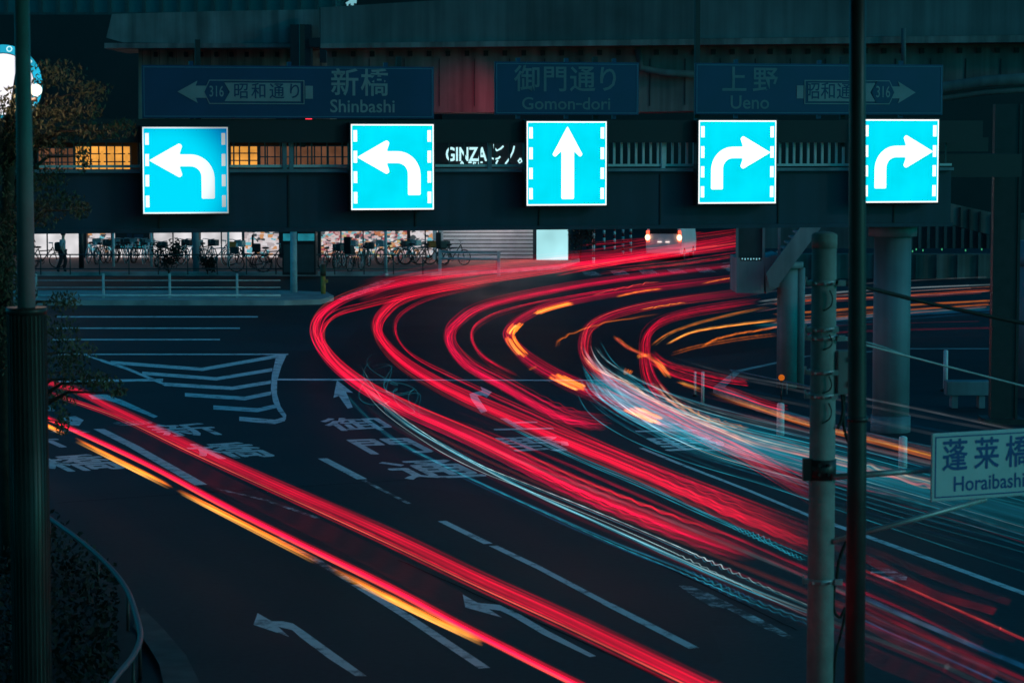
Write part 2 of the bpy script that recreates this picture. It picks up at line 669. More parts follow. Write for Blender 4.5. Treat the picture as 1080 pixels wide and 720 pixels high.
def catmull(P, n):
    seg = len(P) - 1
    out = []
    for i in range(n):
        t = i / (n - 1) * seg
        k = min(int(t), seg - 1)
        u = t - k
        p0, p1, p2, p3 = P[max(k - 1, 0)], P[k], P[k + 1], P[min(k + 2, seg)]
        out.append(0.5 * ((2 * p1) + (p2 - p0) * u + (2 * p0 - 5 * p1 + 4 * p2 - p3) * u * u + (3 * p1 - p0 - 3 * p2 + p3) * u ** 3))
    return out

def catmull_px(P, n):
    P = [Vector((x, y, 0)) for x, y in P]
    return [(v.x, v.y) for v in catmull(P, n)]

# lane lines across the far carriageway
for yy, xa, xb in ((334, 60, 272), (346, 60, 253), (358, 55, 232), (373.5, 60, 304)):
    mb, done = mark('lane_line')
    strip(mb, [(xa, yy), (xb, yy)], 1.3)
    done()
mb, done = mark('stop_line')
strip(mb, [(60, 402), (172, 400.5)], 2.6)
strip(mb, [(292, 400), (430, 400.5)], 1.8)
strip(mb, [(430, 400.5), (655, 401)], 1.2)
done()
# chevron zone
zone = lambda pts: [(x / 3.0, y / 3.0 + 220) for x, y in pts]
mb, done = mark('chevron_marking')
for c, dy in (([(350, 486), (640, 508), (880, 466)], 3.4), ([(450, 520), (685, 538), (862, 509)], 3.4), ([(520, 555), (735, 568), (857, 548)], 3.6),
              ([(585, 588), (775, 600), (858, 583)], 3.8), ([(675, 628), (815, 637), (886, 621)], 4.2), ([(757, 664), (870, 674), (902, 664)], 4.6)):
    strip(mb, zone(c), dy)
done()
mb, done = mark('chevron_border')
strip(mb, zone([(262, 461), (318, 479)]), 1.6, 0.008)
strip(mb, zone([(318, 479), (400, 505), (520, 555)]), 2.8, 0.008)
mb.poly(flat(zone([(875, 462), (907, 462), (890, 500), (877, 545), (876, 585), (888, 625), (906, 652), (904, 668), (880, 640), (864, 610), (857, 570), (860, 525)]), 0.008))
done()
# lane lines of the near carriageways
mb, done = mark('lane_line', 'paint')
lane(mb, [(104, 452), (140, 470), (212, 511)], 0.24)
done()
mb, done = mark('lane_line', 'paint_worn')
lane(mb, [(228, 515), (280, 527), (335, 546)], 0.10)
done()
mb, done = mark('lane_line', 'paint_worn')
lane(mb, [(292, 566), (330, 588), (375, 616)], 0.14)
done()
mb, done = mark('lane_line', 'paint')
lane(mb, [(372, 614), (430, 650), (511, 704)], 0.15)
done()
mb, done = mark('lane_line', 'paint')
lane(mb, [(340, 483), (382, 505)], 0.20)
done()
for a, b, wd, m in (((383, 506), (432, 531), .09, 'paint_worn'), ((466, 549), (515, 573), .15, 'paint'), ((520, 575), (568, 598), .14, 'paint'),
                    ((568, 598), (640, 636), .13, 'paint'), ((640, 636), (732, 683), .15, 'paint')):
    mb, done = mark('lane_line', m)
    lane(mb, [a, b], wd)
    done()
mb, done = mark('lane_line', 'paint')
lane(mb, [(676, 472), (720, 490), (790, 517), (855, 544)], 0.11)
done()
mb, done = mark('lane_line', 'paint')
lane(mb, [(855, 544), (905, 562), (1000, 596), (1085, 627)], 0.15)
done()
# painted arrows
def from3(pts, ox=240, oy=520, k=3.0):
    return [(ox + x / k, oy + y / k) for x, y in pts]
ARROWS = (
    from3([(95, 378), (82, 415), (195, 453), (160, 421), (205, 432), (232, 456), (320, 522), (405, 577), (440, 577), (330, 498), (240, 433), (207, 411), (176, 404), (140, 404)]),
    from3([(744, 319), (752, 360), (868, 392), (828, 366), (862, 370), (900, 388), (1000, 447), (1146, 517), (1166, 514), (1010, 432), (905, 370), (862, 352), (815, 348), (790, 345)]),
    from3([(560, 350), (606, 350), (690, 385), (768, 424), (900, 490), (1002, 548), (975, 552), (860, 500), (742, 436), (690, 432), (640, 405)], 560, 520, 3.6),
    from3([(585, 105), (625, 95), (620, 82), (656, 100), (640, 118), (628, 110), (610, 112), (642, 160), (622, 166), (592, 125)], 300, 380),
    from3([(166, 62), (217, 102), (195, 100), (216, 148), (200, 152), (172, 112), (155, 118)], 300, 380),
    from3([(460, 148), (520, 146), (605, 185), (600, 200), (540, 205), (500, 190), (455, 172)], 800, 560, 3.857),
    from3([(335, 132), (400, 128), (465, 150), (600, 212), (585, 218), (440, 160), (400, 150), (350, 146)], 0, 380, 3.6),
    from3([(240, 218), (285, 210), (318, 226), (300, 248), (262, 246)], 0, 380, 3.6),
    from3([(165, 168), (212, 180), (205, 192), (165, 190)], 0, 380, 3.6),
)
for pts in ARROWS:
    mb, done = mark('arrow_marking', 'paint_worn' if pts is ARROWS[2] or pts is ARROWS[5] else 'paint')
    mb.poly(flat(pts))
    done()
# kanji painted along the lanes
def kanji(ch, cx, cy, tx, ty, wd, ln, m='paint', bold=0.004):
    c = G(cx, cy, 0.004)
    t = (G(cx + tx, cy + ty, 0.004) - c).normalized()      # away from the viewer, along the lane
    r = Vector((t.y, -t.x, 0))
    mtx = Matrix(((r.x * wd, t.x * ln, 0, c.x), (r.y * wd, t.y * ln, 0, c.y), (0, 0, 1, 0.004), (0, 0, 0, 1)))
    mb, done = mark('road_lettering', m)
    mb.text_thick(ch, mtx, .018)
    done()
kanji('新', 32, 467, -30, -14, 1.5, 2.6)
kanji('橋', 84, 489, -30, -14, 1.5, 2.7)
kanji('新', 198, 454, -34, -16, 1.5, 2.6)
kanji('橋', 243, 476, -34, -16, 1.55, 2.8)
kanji('御', 378, 448, -24, -16, 1.5, 2.7, 'paint')
kanji('門', 413, 471, -26, -14, 1.6, 2.9, 'paint')
kanji('通', 457, 496, -28, -14, 1.7, 3.0, 'paint')
kanji('上', 545, 448, -26, -15, 1.45, 2.7)
kanji('野', 568, 469, -26, -14, 1.5, 2.8)
kanji('上', 695, 450, -26, -14, 1.5, 2.6)
kanji('野', 730, 469, -26, -13, 1.6, 2.6)
mb, done = mark('hatch_lines', 'paint_worn')
for k in range(8):
    y = 404 + k * 6
    strip(mb, [(588 + k * 15, y), (690 + k * 7, y + .5)], 1.3)
done()
M['tar'] = mat('tar_seam', (.019, .021, .024), .9, .2, 3, spec=.1)
for k, pts in enumerate(([(60, 530), (200, 520), (330, 512), (520, 500), (640, 498)], [(420, 590), (560, 652), (700, 715)],
             [(620, 560), (720, 606), (840, 664)]  )):
    mb, done = mark('tar_seam', 'tar')
    rn = random.Random(k)
    q = catmull_px(pts, 24)
    lane(mb, [(x + rn.uniform(-.8, .8), y + rn.uniform(-.25, .25)) for x, y in q], .03)
    done()
# manhole covers
mb, done = mark('manhole_cover', 'paint_worn')
for cx, cy in ((140, 446), (75, 455)):
    c = G(cx, cy, 0.006)
    mb.poly([c + Vector((0.45 * math.cos(t * math.pi / 8), 0.45 * math.sin(t * math.pi / 8), 0)) for t in range(16)])
done()
# zebra crossing on the far street
mb, done = mark('crossing_bar', 'paint_worn')
for k in range(6):
    x = 618 + k * 30
    mb.poly(flat([(x, 291 - k * 0.9), (x + 17, 290.5 - k * 0.9), (x + 10, 286 - k * 0.9), (x - 5, 286.5 - k * 0.9)]))
done()

# kerbed islands, pavements
def island(name, pts_px, h, mtop, mkerb):
    base = [G(x, y, 0) for x, y in pts_px]
    cx = sum(p.x for p in base) / len(base)
    cy = sum(p.y for p in base) / len(base)
    ins = []
    for p in base:
        d = Vector((cx - p.x, cy - p.y, 0))
        ins.append(p + d.normalized() * min(0.3, d.length * 0.3))
    mb = MB()
    n = len(base)
    top = [p + Vector((0, 0, h)) for p in base]
    tin = [p + Vector((0, 0, h)) for p in ins]
    mb.use(1)
    for i in range(n):
        j = (i + 1) % n
        mb.poly([base[i], base[j], top[j], top[i]])
        mb.poly([top[i], top[j], tin[j], tin[i]])
    mb.use(0)
    mb.poly([p for p in tin])
    return struct(mb.build(name, [mtop, mkerb]))
island('median', [(-260, 322), (300, 322), (338, 321), (352, 317), (345, 313), (300, 311), (-260, 311)], 0.2, M['kerb'], M['kerb'])
o = MB()
o.poly([G(-260, 310.5, .006), G(352, 310.5, .006), G(452, 292, .006), G(-260, 292, .006)])
struct(o.build('service_road', M['asphalt_old']))
mb, done = mark('edge_band', 'paint_worn')
mb.poly(flat([(352, 316), (368, 316), (418, 296), (400, 296)], 0.012))
done()
# far pavement with kerb
P = [G(-260, 291, 0), G(455, 291, 0), G(520, 289, 0), G(590, 284, 0), G(612, 276, 0), G(612, 268, 0), G(-260, 262, 0)]
mb = MB()
mb.use(1)
for a, b in zip(P[:5], P[1:6]):
    mb.poly([a, b, b + Vector((0, 0, .18)), a + Vector((0, 0, .18))])
    mb.poly([a + Vector((0, 0, .18)), b + Vector((0, 0, .18)), b + Vector((0, .5, .18)), a + Vector((0, .5, .18))])
mb.use(0)
mb.poly([p + Vector((0, .5 if i < 5 else 0, .18)) for i, p in enumerate(P)])
struct(mb.build('pavement', [M['pave'], M['kerb']]))
island('traffic_island', [(752, 414), (800, 434), (880, 456), (960, 474), (1130, 508), (1130, 372), (960, 372), (850, 380), (775, 396)], 0.14, M['asphalt'], M['kerb'])

# ================================================================== LIGHT TRAILS
Rd, Rdeep, Mg, Or, Ye, Pk, Cy, Wh, Bl, Gr = ((1, .002, .036), (.62, .001, .030), (.85, .001, .065), (1, .20, .012), (1, .42, .07), (1, .10, .07),
                                             (.03, .50, .68), (.62, .95, 1), (.01, .13, .30), (.30, .34, .38))

def trail(label, px, z, n, wl, wv, rad, pal, bright, group=None, jit=0.06, wig=None, fade=(0.08, 0.08), broad=None, seed=0, res=170, dashes=None, soft=.22):
    """the light one stream of lamps left in the air: strands side by side, each a thin tube"""
    rnd = random.Random(seed * 91 + len(label))
    if wl > .2:
        wl, n = wl * .36, max(3, int(n * .6))
        bright *= .54
    else:
        bright *= .27
    wobk = min(1.0, wl / .35)
    P = [G(x, y, z) for x, y in px]
    ext = lambda q: q[0] < 0 or q[0] > 1080 or q[1] > 716
    if len(P) > 2 and not dashes:                # traffic goes on beyond the picture
        if ext(px[-1]):
            P.append(P[-1] + (P[-1] - P[-2]).normalized() * 9)
        if ext(px[0]):
            P.insert(0, P[0] + (P[0] - P[1]).normalized() * 9)
    C = catmull(P, res)
    T = []
    for i in range(res):
        t = C[min(i + 1, res - 1)] - C[max(i - 1, 0)]
        t.normalize()
        T.append(t)
    mb = MB()
    bits = {}

    def strand(dl, dv, r, col, amp, a, b, hard=False, mb=mb):
        i0, i1 = int(a * (res - 1)), int(b * (res - 1))
        if i1 - i0 < 4:
            return
        ph, fr = rnd.uniform(0, 6.28), rnd.uniform(4, 11)
        wob = rnd.uniform(0, 6.28)
        bead, bf = rnd.choice((0, 0, .12, .25)), rnd.uniform(18, 42)
        pts, cols = [], []
        dense = 4 if wig else 1
        m = (i1 - i0) * dense
        for q in range(m + 1):
            t = i0 + q / dense
            k = min(int(t), res - 2)
            u = t - k
            p = C[k].lerp(C[k + 1], u)
            nrm = Vector((-T[k].y, T[k].x, 0))
            g = t / (res - 1)
            l = dl + 0.05 * wobk * math.sin(wob + g * 7)
            v = dv + 0.02 * wobk * math.sin(wob * 2 + g * 9)
            if wig:
                for wa, wb, am, fq in wig:
                    if wa <= g <= wb:
                        e = math.sin(math.pi * (g - wa) / max(wb - wa, 1e-6)) ** 0.5
                        v += am * .4 * e * math.sin(fq * g * 6.283 + wob * 0.15 + 1.4 * math.sin(g * 41 + wob * .2)) * (.45 + .55 * math.sin(g * 23 + wob))
                        l += am * 0.2 * e * math.cos(fq * g * 6.283)
            pts.append(p + nrm * l + Vector((0, 0, v)))
            s = q / m
            k1 = 1.0
            f0, f1 = (soft, soft) if hard else fade
            if f0 and s < f0:
                k1 *= (s / f0)
            if f1 and s > 1 - f1:
                k1 *= ((1 - s) / f1)
            k1 *= (0.75 + 0.25 * math.sin(ph + g * fr * 6.28)) * (1 - bead + bead * math.sin(ph * 3 + g * bf * 6.28))
            cols.append((col[0] * amp * k1, col[1] * amp * k1, col[2] * amp * k1))
        mb.tube(pts, r, 5, caps=False, smooth=True, cols=cols)

    for i in range(n):
        g1, g2 = rnd.gauss(0, 1), rnd.gauss(0, 1)
        dl = max(-1.4, min(1.4, g1)) * wl * 0.5
        dv = max(-1.8, min(1.8, g2)) * wv * 0.5
        x = rnd.random() * sum(p[1] for p in pal)
        for c, wgt in pal:
            x -= wgt
            if x <= 0:
                break
        a, b = (0, 1) if rnd.random() < 0.5 else (rnd.uniform(0, jit), 1 - rnd.uniform(0, jit))
        if dashes:
            for da, db in dashes:
                strand(dl, dv, rad * rnd.uniform(.6, 1.3), c, bright * rnd.uniform(.5, 1.3), da + rnd.uniform(-.006, .006), db + rnd.uniform(-.006, .006), True, bits.setdefault((da, db), MB()))
        else:
            strand(dl, dv, rad * rnd.uniform(.5, 1.4), c, bright * rnd.choice((.25, .4, .6, .8, 1.1, 2.0)), a, b)
    if broad:
        for c, r, amp, k in broad:
            for j in range(k):
                strand(rnd.uniform(-.4, .4) * wl, rnd.uniform(-.4, .4) * wv, r * rnd.uniform(.7, 1.2), c, amp, 0, 1)
    if bits:
        o = thing('light_trail', label, 'light trail', C[res // 2], 0, group or 'light trails left by passing traffic')
        for q in bits.values():
            q.build('flash', M['glow'], o, True)
        return o
    o = mb.build('light_trail', M['glow'])
    return tag(o, label, 'light trail', group or 'light trails left by passing traffic')

LL = [(-30, 405), (48, 440), (150, 487), (250, 540), (400, 614), (500, 667), (610, 722), (680, 757)]
trail('bright red tail lamp trail running straight down past the orange flashes at lower left', LL, 0.8, 14, .055, .06, .016, [(Rd, 4), (Pk, 1)], .8, seed=1, broad=[(Rd, .035, .16, 3)], fade=(0, 0), jit=.01)
trail('orange indicator flashes beside the lowest red trail at lower left', [(-30, 415), (48, 449), (150, 499), (250, 550), (400, 626), (500, 674), (520, 684)], 0.7, 7, .06, .05, .017, [(Or, 3), (Ye, 1)], 2.8, seed=2,
      soft=.3, dashes=[(.15, .20), (.225, .385), (.40, .60), (.61, .86)], group='orange flashes beside red trails')
trail('wide pair of red trails crossing the lower left lanes above the other red trail', [(28, 398), (75, 410), (120, 431), (200, 469), (300, 514), (400, 558), (500, 606), (600, 652), (740, 720), (800, 748)], 0.8, 32, .52, .08, .013, [(Rd, 3), (Rdeep, 3)], .24, seed=3,
      broad=[(Rd, .07, .08, 3)], fade=(.05, 0), jit=.03)
trail('thin bright red core along the lower edge of the wide red pair', [(45, 412), (120, 438), (200, 476), (300, 522), (400, 568), (500, 616), (600, 662), (725, 722), (790, 752)], 0.75, 9, .05, .05, .016, [(Rd, 3), (Pk, 1)], .9, seed=4, fade=(.05, 0), jit=.02)
trail('faint dark red glow between the two left hand trails', [(120, 446), (200, 492), (300, 545), (420, 605), (540, 668)], 0.9, 6, .9, .3, .16, [(Rdeep, 1)], .018, seed=5, fade=(.25, .3))

# the three outer left-to-right sweeps
B1 = [(790, 582), (700, 550), (600, 509), (500, 461), (430, 430), (380, 403), (346, 374), (333, 348), (343, 327), (375, 310), (430, 297), (500, 287), (580, 280), (680, 269), (790, 254)]
trail('outermost red trail sweeping round the bend nearest the chevron marking', B1, .9, 62, .56, .16, .0145, [(Rd, 5), (Mg, 2), (Pk, .6)], .27, seed=6, broad=[(Rdeep, .10, .05, 4)], wig=[(0, .20, .05, 62)], jit=.06)
trail('second red strand just inside the outermost sweep by the kerb end', [(430, 436), (385, 408), (350, 380), (338, 352), (352, 331), (390, 320), (450, 307), (520, 297)], 1.0, 12, .4, .12, .02, [(Rd, 3), (Pk, 1)], .34, seed=7)
B2 = [(858, 574), (760, 533), (650, 486), (560, 449), (470, 409), (420, 378), (398, 350), (404, 330), (432, 312), (500, 297), (560, 288), (650, 275), (790, 259)]
trail('second red sweep that passes over the painted lane lettering', B2, .9, 62, .54, .16, .0145, [(Rd, 5), (Rdeep, 2), (Pk, .5)], .27, seed=8, broad=[(Rdeep, .10, .05, 4)], wig=[(0, .16, .05, 58)])
trail('thin red companion trail above the second sweep', [(870, 560), (770, 521), (660, 478), (570, 438), (490, 402), (436, 374), (418, 350), (425, 330), (460, 313), (530, 299)], 1.0, 10, .35, .10, .016, [(Rd, 3), (Mg, 1)], .30, seed=9)
trail('frayed red flare where the outer trails run along the far pavement edge', [(385, 309), (420, 297), (470, 288), (530, 281), (600, 274), (690, 266), (790, 251)], 1.0, 40, 1.7, .5, .034, [(Rd, 4), (Mg, 3), (Rdeep, 2)], .17, seed=10, jit=.35, broad=[(Rdeep, .25, .05, 4)])
B3 = [(640, 447), (590, 436), (530, 404), (490, 381), (474, 357), (482, 340), (512, 322), (580, 306), (660, 293), (790, 277)]
trail('magenta red trail of the middle lane ending in a stepped tail', B3, .85, 44, .62, .16, .015, [(Mg, 4), (Rd, 3)], .26, seed=11, broad=[(Mg, .10, .05, 3)], wig=[(0, .2, .05, 34)])
trail('narrow red strand inside the middle lane trail', [(545, 398), (510, 378), (497, 358), (505, 341), (540, 326), (610, 312), (700, 298)], .9, 8, .3, .1, .026, [(Rd, 2), (Mg, 1)], .30, seed=12)
B4 = [(715, 452), (690, 441), (640, 419), (590, 398), (552, 374), (537, 352), (550, 336), (582, 322), (640, 310), (700, 302), (790, 291)]
trail('dark red trail carrying orange indicator blocks in the middle of the bend', B4, .85, 40, .55, .16, .015, [(Mg, 3), (Rdeep, 3), (Rd, 1)], .20, seed=13, broad=[(Mg, .12, .04, 3)])
trail('blocky orange indicator flashes on the dark red trail in mid bend', [(x + 1, y + 2) for x, y in B4], .8, 16, .6, .14, .028, [(Or, 3), (Ye, 2)], 1.3, seed=14,
      soft=.07, dashes=[(.10, .16), (.26, .32), (.415, .50), (.52, .585), (.66, .74)], group='orange flashes beside red trails')
trail('short wavy orange squiggle above the orange blocks', [(560, 388), (572, 378), (584, 366), (600, 352), (640, 339), (700, 329)], .8, 3, .08, .05, .03, [(Ye, 1), (Or, 2)], .55, seed=15, wig=[(.0, .95, .10, 10)], dashes=[(.02, .10), (.44, .98)])
B5 = [(860, 522), (790, 480), (740, 455), (700, 432), (650, 405), (622, 381), (617, 360), (627, 341), (662, 327), (720, 316), (800, 306)]
trail('red loop trail curling left of the inner bend beside the cyan glow', B5, .9, 38, .6, .18, .014, [(Rd, 4), (Mg, 2), (Pk, 1)], .23, seed=16, broad=[(Mg, .10, .035, 3)])
trail('peach coloured trail dropping through the cyan glow', [(614, 375), (628, 390), (660, 404), (684, 420), (712, 434), (752, 452), (800, 473)], .8, 7, .10, .08, .024, [(Pk, 2), ((1, .6, .35), 2)], .45, seed=17)
B6 = [(700, 420), (686, 400), (681, 374), (684, 352), (700, 338), (735, 328), (800, 318)]
trail('red trail of the innermost turn rising beside the stair', B6, .9, 34, .55, .18, .014, [(Rd, 4), (Mg, 1)], .25, seed=18, broad=[(Rdeep, .10, .04, 3)])
trail('upper short bright red trail ending left of the small pier', [(684, 372), (700, 384), (730, 393), (760, 400), (786, 404)], .95, 8, .16, .1, .024, [(Rd, 3), (Pk, 1)], .55, seed=19, fade=(.1, .02))
trail('long bright red trail ending at the white delineator post', [(682, 380), (705, 393), (735, 402), (770, 413), (800, 424), (826, 431)], .9, 10, .16, .1, .024, [(Rd, 4), (Pk, 1)], .55, seed=20, fade=(.1, .02))
trail('peach dash crossing the innermost turn', [(648, 355), (662, 366), (682, 376), (700, 388)], .9, 6, .12, .08, .028, [(Pk, 1), (Or, .6)], .42, seed=21)
trail('orange trail passing behind the utility pole above the bridge name sign', [(716, 402), (760, 417), (805, 431), (855, 447), (930, 466), (1000, 484), (1090, 505)], .7, 8, .10, .08, .024, [(Or, 3), (Ye, 1)], .5, seed=22, dashes=[(.0, .1), (.13, .99)])
trail('cluster of amber lamp flashes at the tip of the innermost turn', [(662, 392), (668, 384), (678, 374), (690, 378), (704, 396)], .85, 7, .22, .16, .04, [(Ye, 2), (Or, 2)], .45, seed=23, dashes=[(0, .14), (.42, .62), (.74, 1)])
# orange curves right of the bend
for k, (lab, pts, wg) in enumerate((
        ('topmost orange yellow curve reaching the stair landing', [(688, 364), (705, 352), (732, 342), (770, 332), (812, 323)], None),
        ('second orange curve below the stair landing', [(704, 362), (730, 350), (770, 343), (820, 337)], None),
        ('wavy third orange curve below the stair landing', [(740, 366), (760, 356), (800, 348), (850, 340)], [(.1, 1, .04, 4)]),
        ('lowest orange red curve ending at the small pier', [(708, 373), (736, 365), (780, 357), (822, 352)], None),
        ('orange streak above the red sweep in the far lanes', [(650, 313), (672, 308), (700, 304)], None),
        ('small orange streak in the far lane beside the stair landing', [(740, 299), (765, 294), (800, 288)], None),
        ('orange wisp at the top of the middle lanes', [(675, 327), (700, 322), (725, 319)], [(0, 1, .05, 5)]))):
    trail(lab, pts, .75, 5, .07, .05, .026, [(Or, 3), (Ye, 1)], .85, seed=30 + k, wig=wg, fade=(.2, .15), group='orange curves of turning cars', res=60)
trail('thin wavering coral line over the far lanes', [(625, 311), (650, 305), (672, 300), (695, 297)], .8, 2, .05, .03, .022, [(Pk, 1)], .6, seed=38, wig=[(.1, 1, .10, 5)], res=70)
# far lanes leaving to the back right
for k, (lab, pts, pal, br, nn) in enumerate((
        ('bright red trail under the parked van bumper', [(590, 288), (640, 279), (700, 269), (790, 256)], [(Rd, 3), (Pk, 2)], .42, 16),
        ('red band crossing in front of the far van', [(595, 282), (650, 272), (710, 262), (790, 247)], [(Rd, 4), (Pk, 1)], .32, 22),
        ('upper red line from the hedge to the far van', [(610, 259), (650, 256), (700, 251), (790, 237)], [(Rd, 4)], .45, 6),
        ('thin red line below the upper red line at the far van', [(614, 268), (660, 262), (720, 252), (790, 243)], [(Rd, 4), (Pk, 1)], .35, 8),
        ('low red line on the far side of the zebra crossing', [(634, 286), (680, 281), (730, 275), (790, 266)], [(Rd, 2), (Pk, 2)], .42, 8),
        ('short cyan dash beside the stair landing', [(756, 283), (770, 280), (786, 277)], [(Cy, 2), (Wh, 1)], .45, 4))):
    trail(lab, pts, .9, nn, .5, .22, .034, pal, br, seed=40 + k, fade=(.25, 0), jit=.25, group='far trails leaving to the back right', res=60)
trail('broad dim red wash along the far street behind the posts', [(585, 284), (640, 273), (710, 262), (795, 248)], .9, 14, 2.2, .5, .12, [(Rd, 2), (Pk, 1)], .045, seed=47, fade=(.2, 0), jit=.3, res=60)
# lanes beyond the piers on the right
for k, (lab, pts, pal, br, nn, wl) in enumerate((
        ('pale pink streaks highest behind the tall pier', [(800, 322), (850, 314), (920, 309), (1045, 302)], [(Pk, 1), (Gr, 3), (Wh, 1)], .16, 16, 1.0),
        ('orange streak highest behind the tall pier', [(815, 320), (860, 315), (930, 312), (1045, 305)], [(Or, 3), (Pk, 1)], .45, 6, .15),
        ('upper of two close orange streaks behind the tall pier', [(815, 333), (870, 329), (940, 324), (1045, 318)], [(Or, 3), (Ye, 1)], .5, 6, .14),
        ('lower of two close orange streaks behind the tall pier', [(815, 341), (870, 336), (940, 329), (1045, 321)], [(Or, 3), (Pk, 1)], .42, 6, .14),
        ('wide teal streaks below the orange ones behind the tall pier', [(800, 345), (870, 338), (950, 331), (1045, 325)], [(Cy, 4), (Bl, 3)], .085, 22, 1.6),
        ('single thin red line lowest behind the tall pier', [(845, 349), (900, 346), (960, 344), (1045, 342)], [(Rd, 1)], .25, 3, .06))):
    trail(lab, pts, .8 if k != 4 else 1.4, nn, wl, .12 if k else .4, .026, pal, br, seed=50 + k, fade=(.1, 0), group='trails in the lanes behind the piers', res=60)
# the cyan-white band of a bus swinging round
BC = [(632, 392), (648, 412), (690, 436), (750, 458), (830, 480), (920, 506), (1000, 528), (1100, 556)]
trail('broad cyan glow of a long vehicle swinging past the inner kerb', BC, .9, 50, 1.9, .6, .018, [(Cy, 7), (Bl, 3), (Wh, .2)], .20, seed=60, broad=[(Cy, .26, .035, 6)], fade=(.12, .5), jit=.25)
trail('bright cyan white core of the glow where the long vehicle turned', [(626, 380), (640, 402), (676, 426), (730, 449), (800, 470), (880, 491)], .9, 56, 1.4, .5, .020, [(Cy, 8), (Wh, 1)], .27, seed=67, broad=[(Cy, .2, .03, 5)], fade=(.12, .5), jit=.2)
trail('white streaks inside the broad cyan glow', [(640, 398), (668, 420), (720, 440), (790, 461), (880, 484), (960, 506), (1100, 545)], .8, 16, 1.9, .3, .014, [(Wh, 3), (Cy, 4)], .28, seed=61, fade=(.15, .45), jit=.4)
trail('cream coloured trail through the cyan glow breaking into a wave', [(690, 402), (706, 420), (738, 440), (790, 462), (870, 482), (950, 502), (1030, 523)], .75, 7, .10, .08, .026, [((1, .62, .36), 3), (Pk, 1)], .36, seed=62, wig=[(.72, .95, .08, 16)])
trail('mauve grey sheen along the inner kerb beside the delineators', [(700, 405), (760, 424), (830, 440), (900, 456), (980, 474), (1100, 500)], 1.0, 26, 2.2, .7, .04, [(Gr, 3), (Pk, .7), (Bl, 2)], .06, seed=63, fade=(.3, 0), jit=.2)
trail('red ripple low inside the cyan glow', [(690, 434), (720, 448), (760, 464), (800, 478), (870, 502), (960, 520)], .8, 10, .5, .15, .028, [(Mg, 3), (Rdeep, 2)], .16, seed=64, wig=[(.1, .5, .05, 26)], fade=(.2, .3))
trail('zigzag orange squiggle over the broad cyan glow', [(700, 418), (714, 424), (730, 432), (748, 440), (766, 445), (790, 450)], .8, 3, .06, .04, .026, [(Or, 1), (Ye, 1)], .42, seed=65, wig=[(0, 1, .09, 9)], res=70)
trail('teal blue reflections at far right beneath the name sign', [(900, 512), (960, 527), (1020, 545), (1100, 570)], .8, 26, 2.4, .3, .010, [(Cy, 4), (Bl, 5), (Mg, 1)], .07, seed=66, fade=(.3, 0), jit=.2)
# white lines of the lower bundle
for k, (lab, pts, pal, br, wg) in enumerate((
        ('upper thin white line under the outer red sweep', [(372, 380), (400, 424), (450, 462), (500, 490), (560, 515), (640, 548), (720, 583), (800, 620), (900, 664)], [(Wh, 2), (Cy, 3)], .75, [(.75, .9, .05, 70)]),
        ('lower thin white line under the outer red sweep', [(378, 400), (420, 441), (480, 478), (560, 520), (640, 556), (720, 592), (800, 626), (880, 656)], [(Wh, 2), (Cy, 3)], .85, None),
        ('faint blue lines lowest under the outer red sweep', [(350, 400), (400, 452), (470, 492), (560, 534), (640, 570), (720, 602), (800, 636), (900, 672)], [(Cy, 2), (Bl, 3)], .18, [(.7, .95, .06, 60)]))):
    trail(lab, pts, .8, (3, 4, 9)[k], (.16, .10, .3)[k], .05, .008, pal, br * 2.2, seed=70 + k, wig=wg, fade=(.25, .2), group='thin white lines under the red sweep')
trail('grey pink sheen between the outer red sweep and the white lines', [(390, 420), (430, 446), (500, 481), (600, 526), (700, 568), (800, 610), (900, 650), (1000, 690), (1060, 718)], .9, 18, .9, .25, .028, [(Gr, 3), (Pk, 1), (Mg, 2)], .06, seed=74, fade=(.2, .05), jit=.2)
trail('dim red trail beneath the second sweep running off to lower right', [(470, 436), (560, 470), (660, 512), (760, 555), (860, 598), (960, 640), (1060, 690)], .9, 14, .45, .14, .02, [(Rdeep, 3), (Mg, 1)], .10, seed=75, fade=(.2, .25), jit=.15)
trail('hazy dark red block of light behind the poles at lower right', [(840, 590), (900, 612), (960, 640), (1010, 660), (1048, 676)], 1.0, 14, 1.2, .8, .10, [(Rdeep, 3), (Rd, 1)], .035, seed=76, fade=(.5, .01), jit=.02, res=50)
trail('red streak with blue upper edge at the bottom right corner', [(880, 628), (930, 652), (980, 674), (1040, 701), (1100, 728)], .8, 12, .4, .15, .03, [(Rdeep, 3), (Bl, 3), (Pk, 1)], .16, seed=77, fade=(.2, .1), res=60)
trail('single thin red line low between the poles and the right edge', [(905, 598), (950, 616), (1000, 638), (1050, 660), (1100, 682)], .8, 3, .02, .015, .010, [(Rd, 3), (Pk, 1)], .8, seed=78, fade=(.1, 0), res=60)
trail('cyan blue thin lines above the dim red trail', [(540, 450), (600, 478), (680, 512), (740, 540), (800, 566), (850, 588)], .8, 7, .4, .06, .009, [(Cy, 3), (Bl, 2)], .4, seed=79, wig=[(.7, 1, .05, 50)])
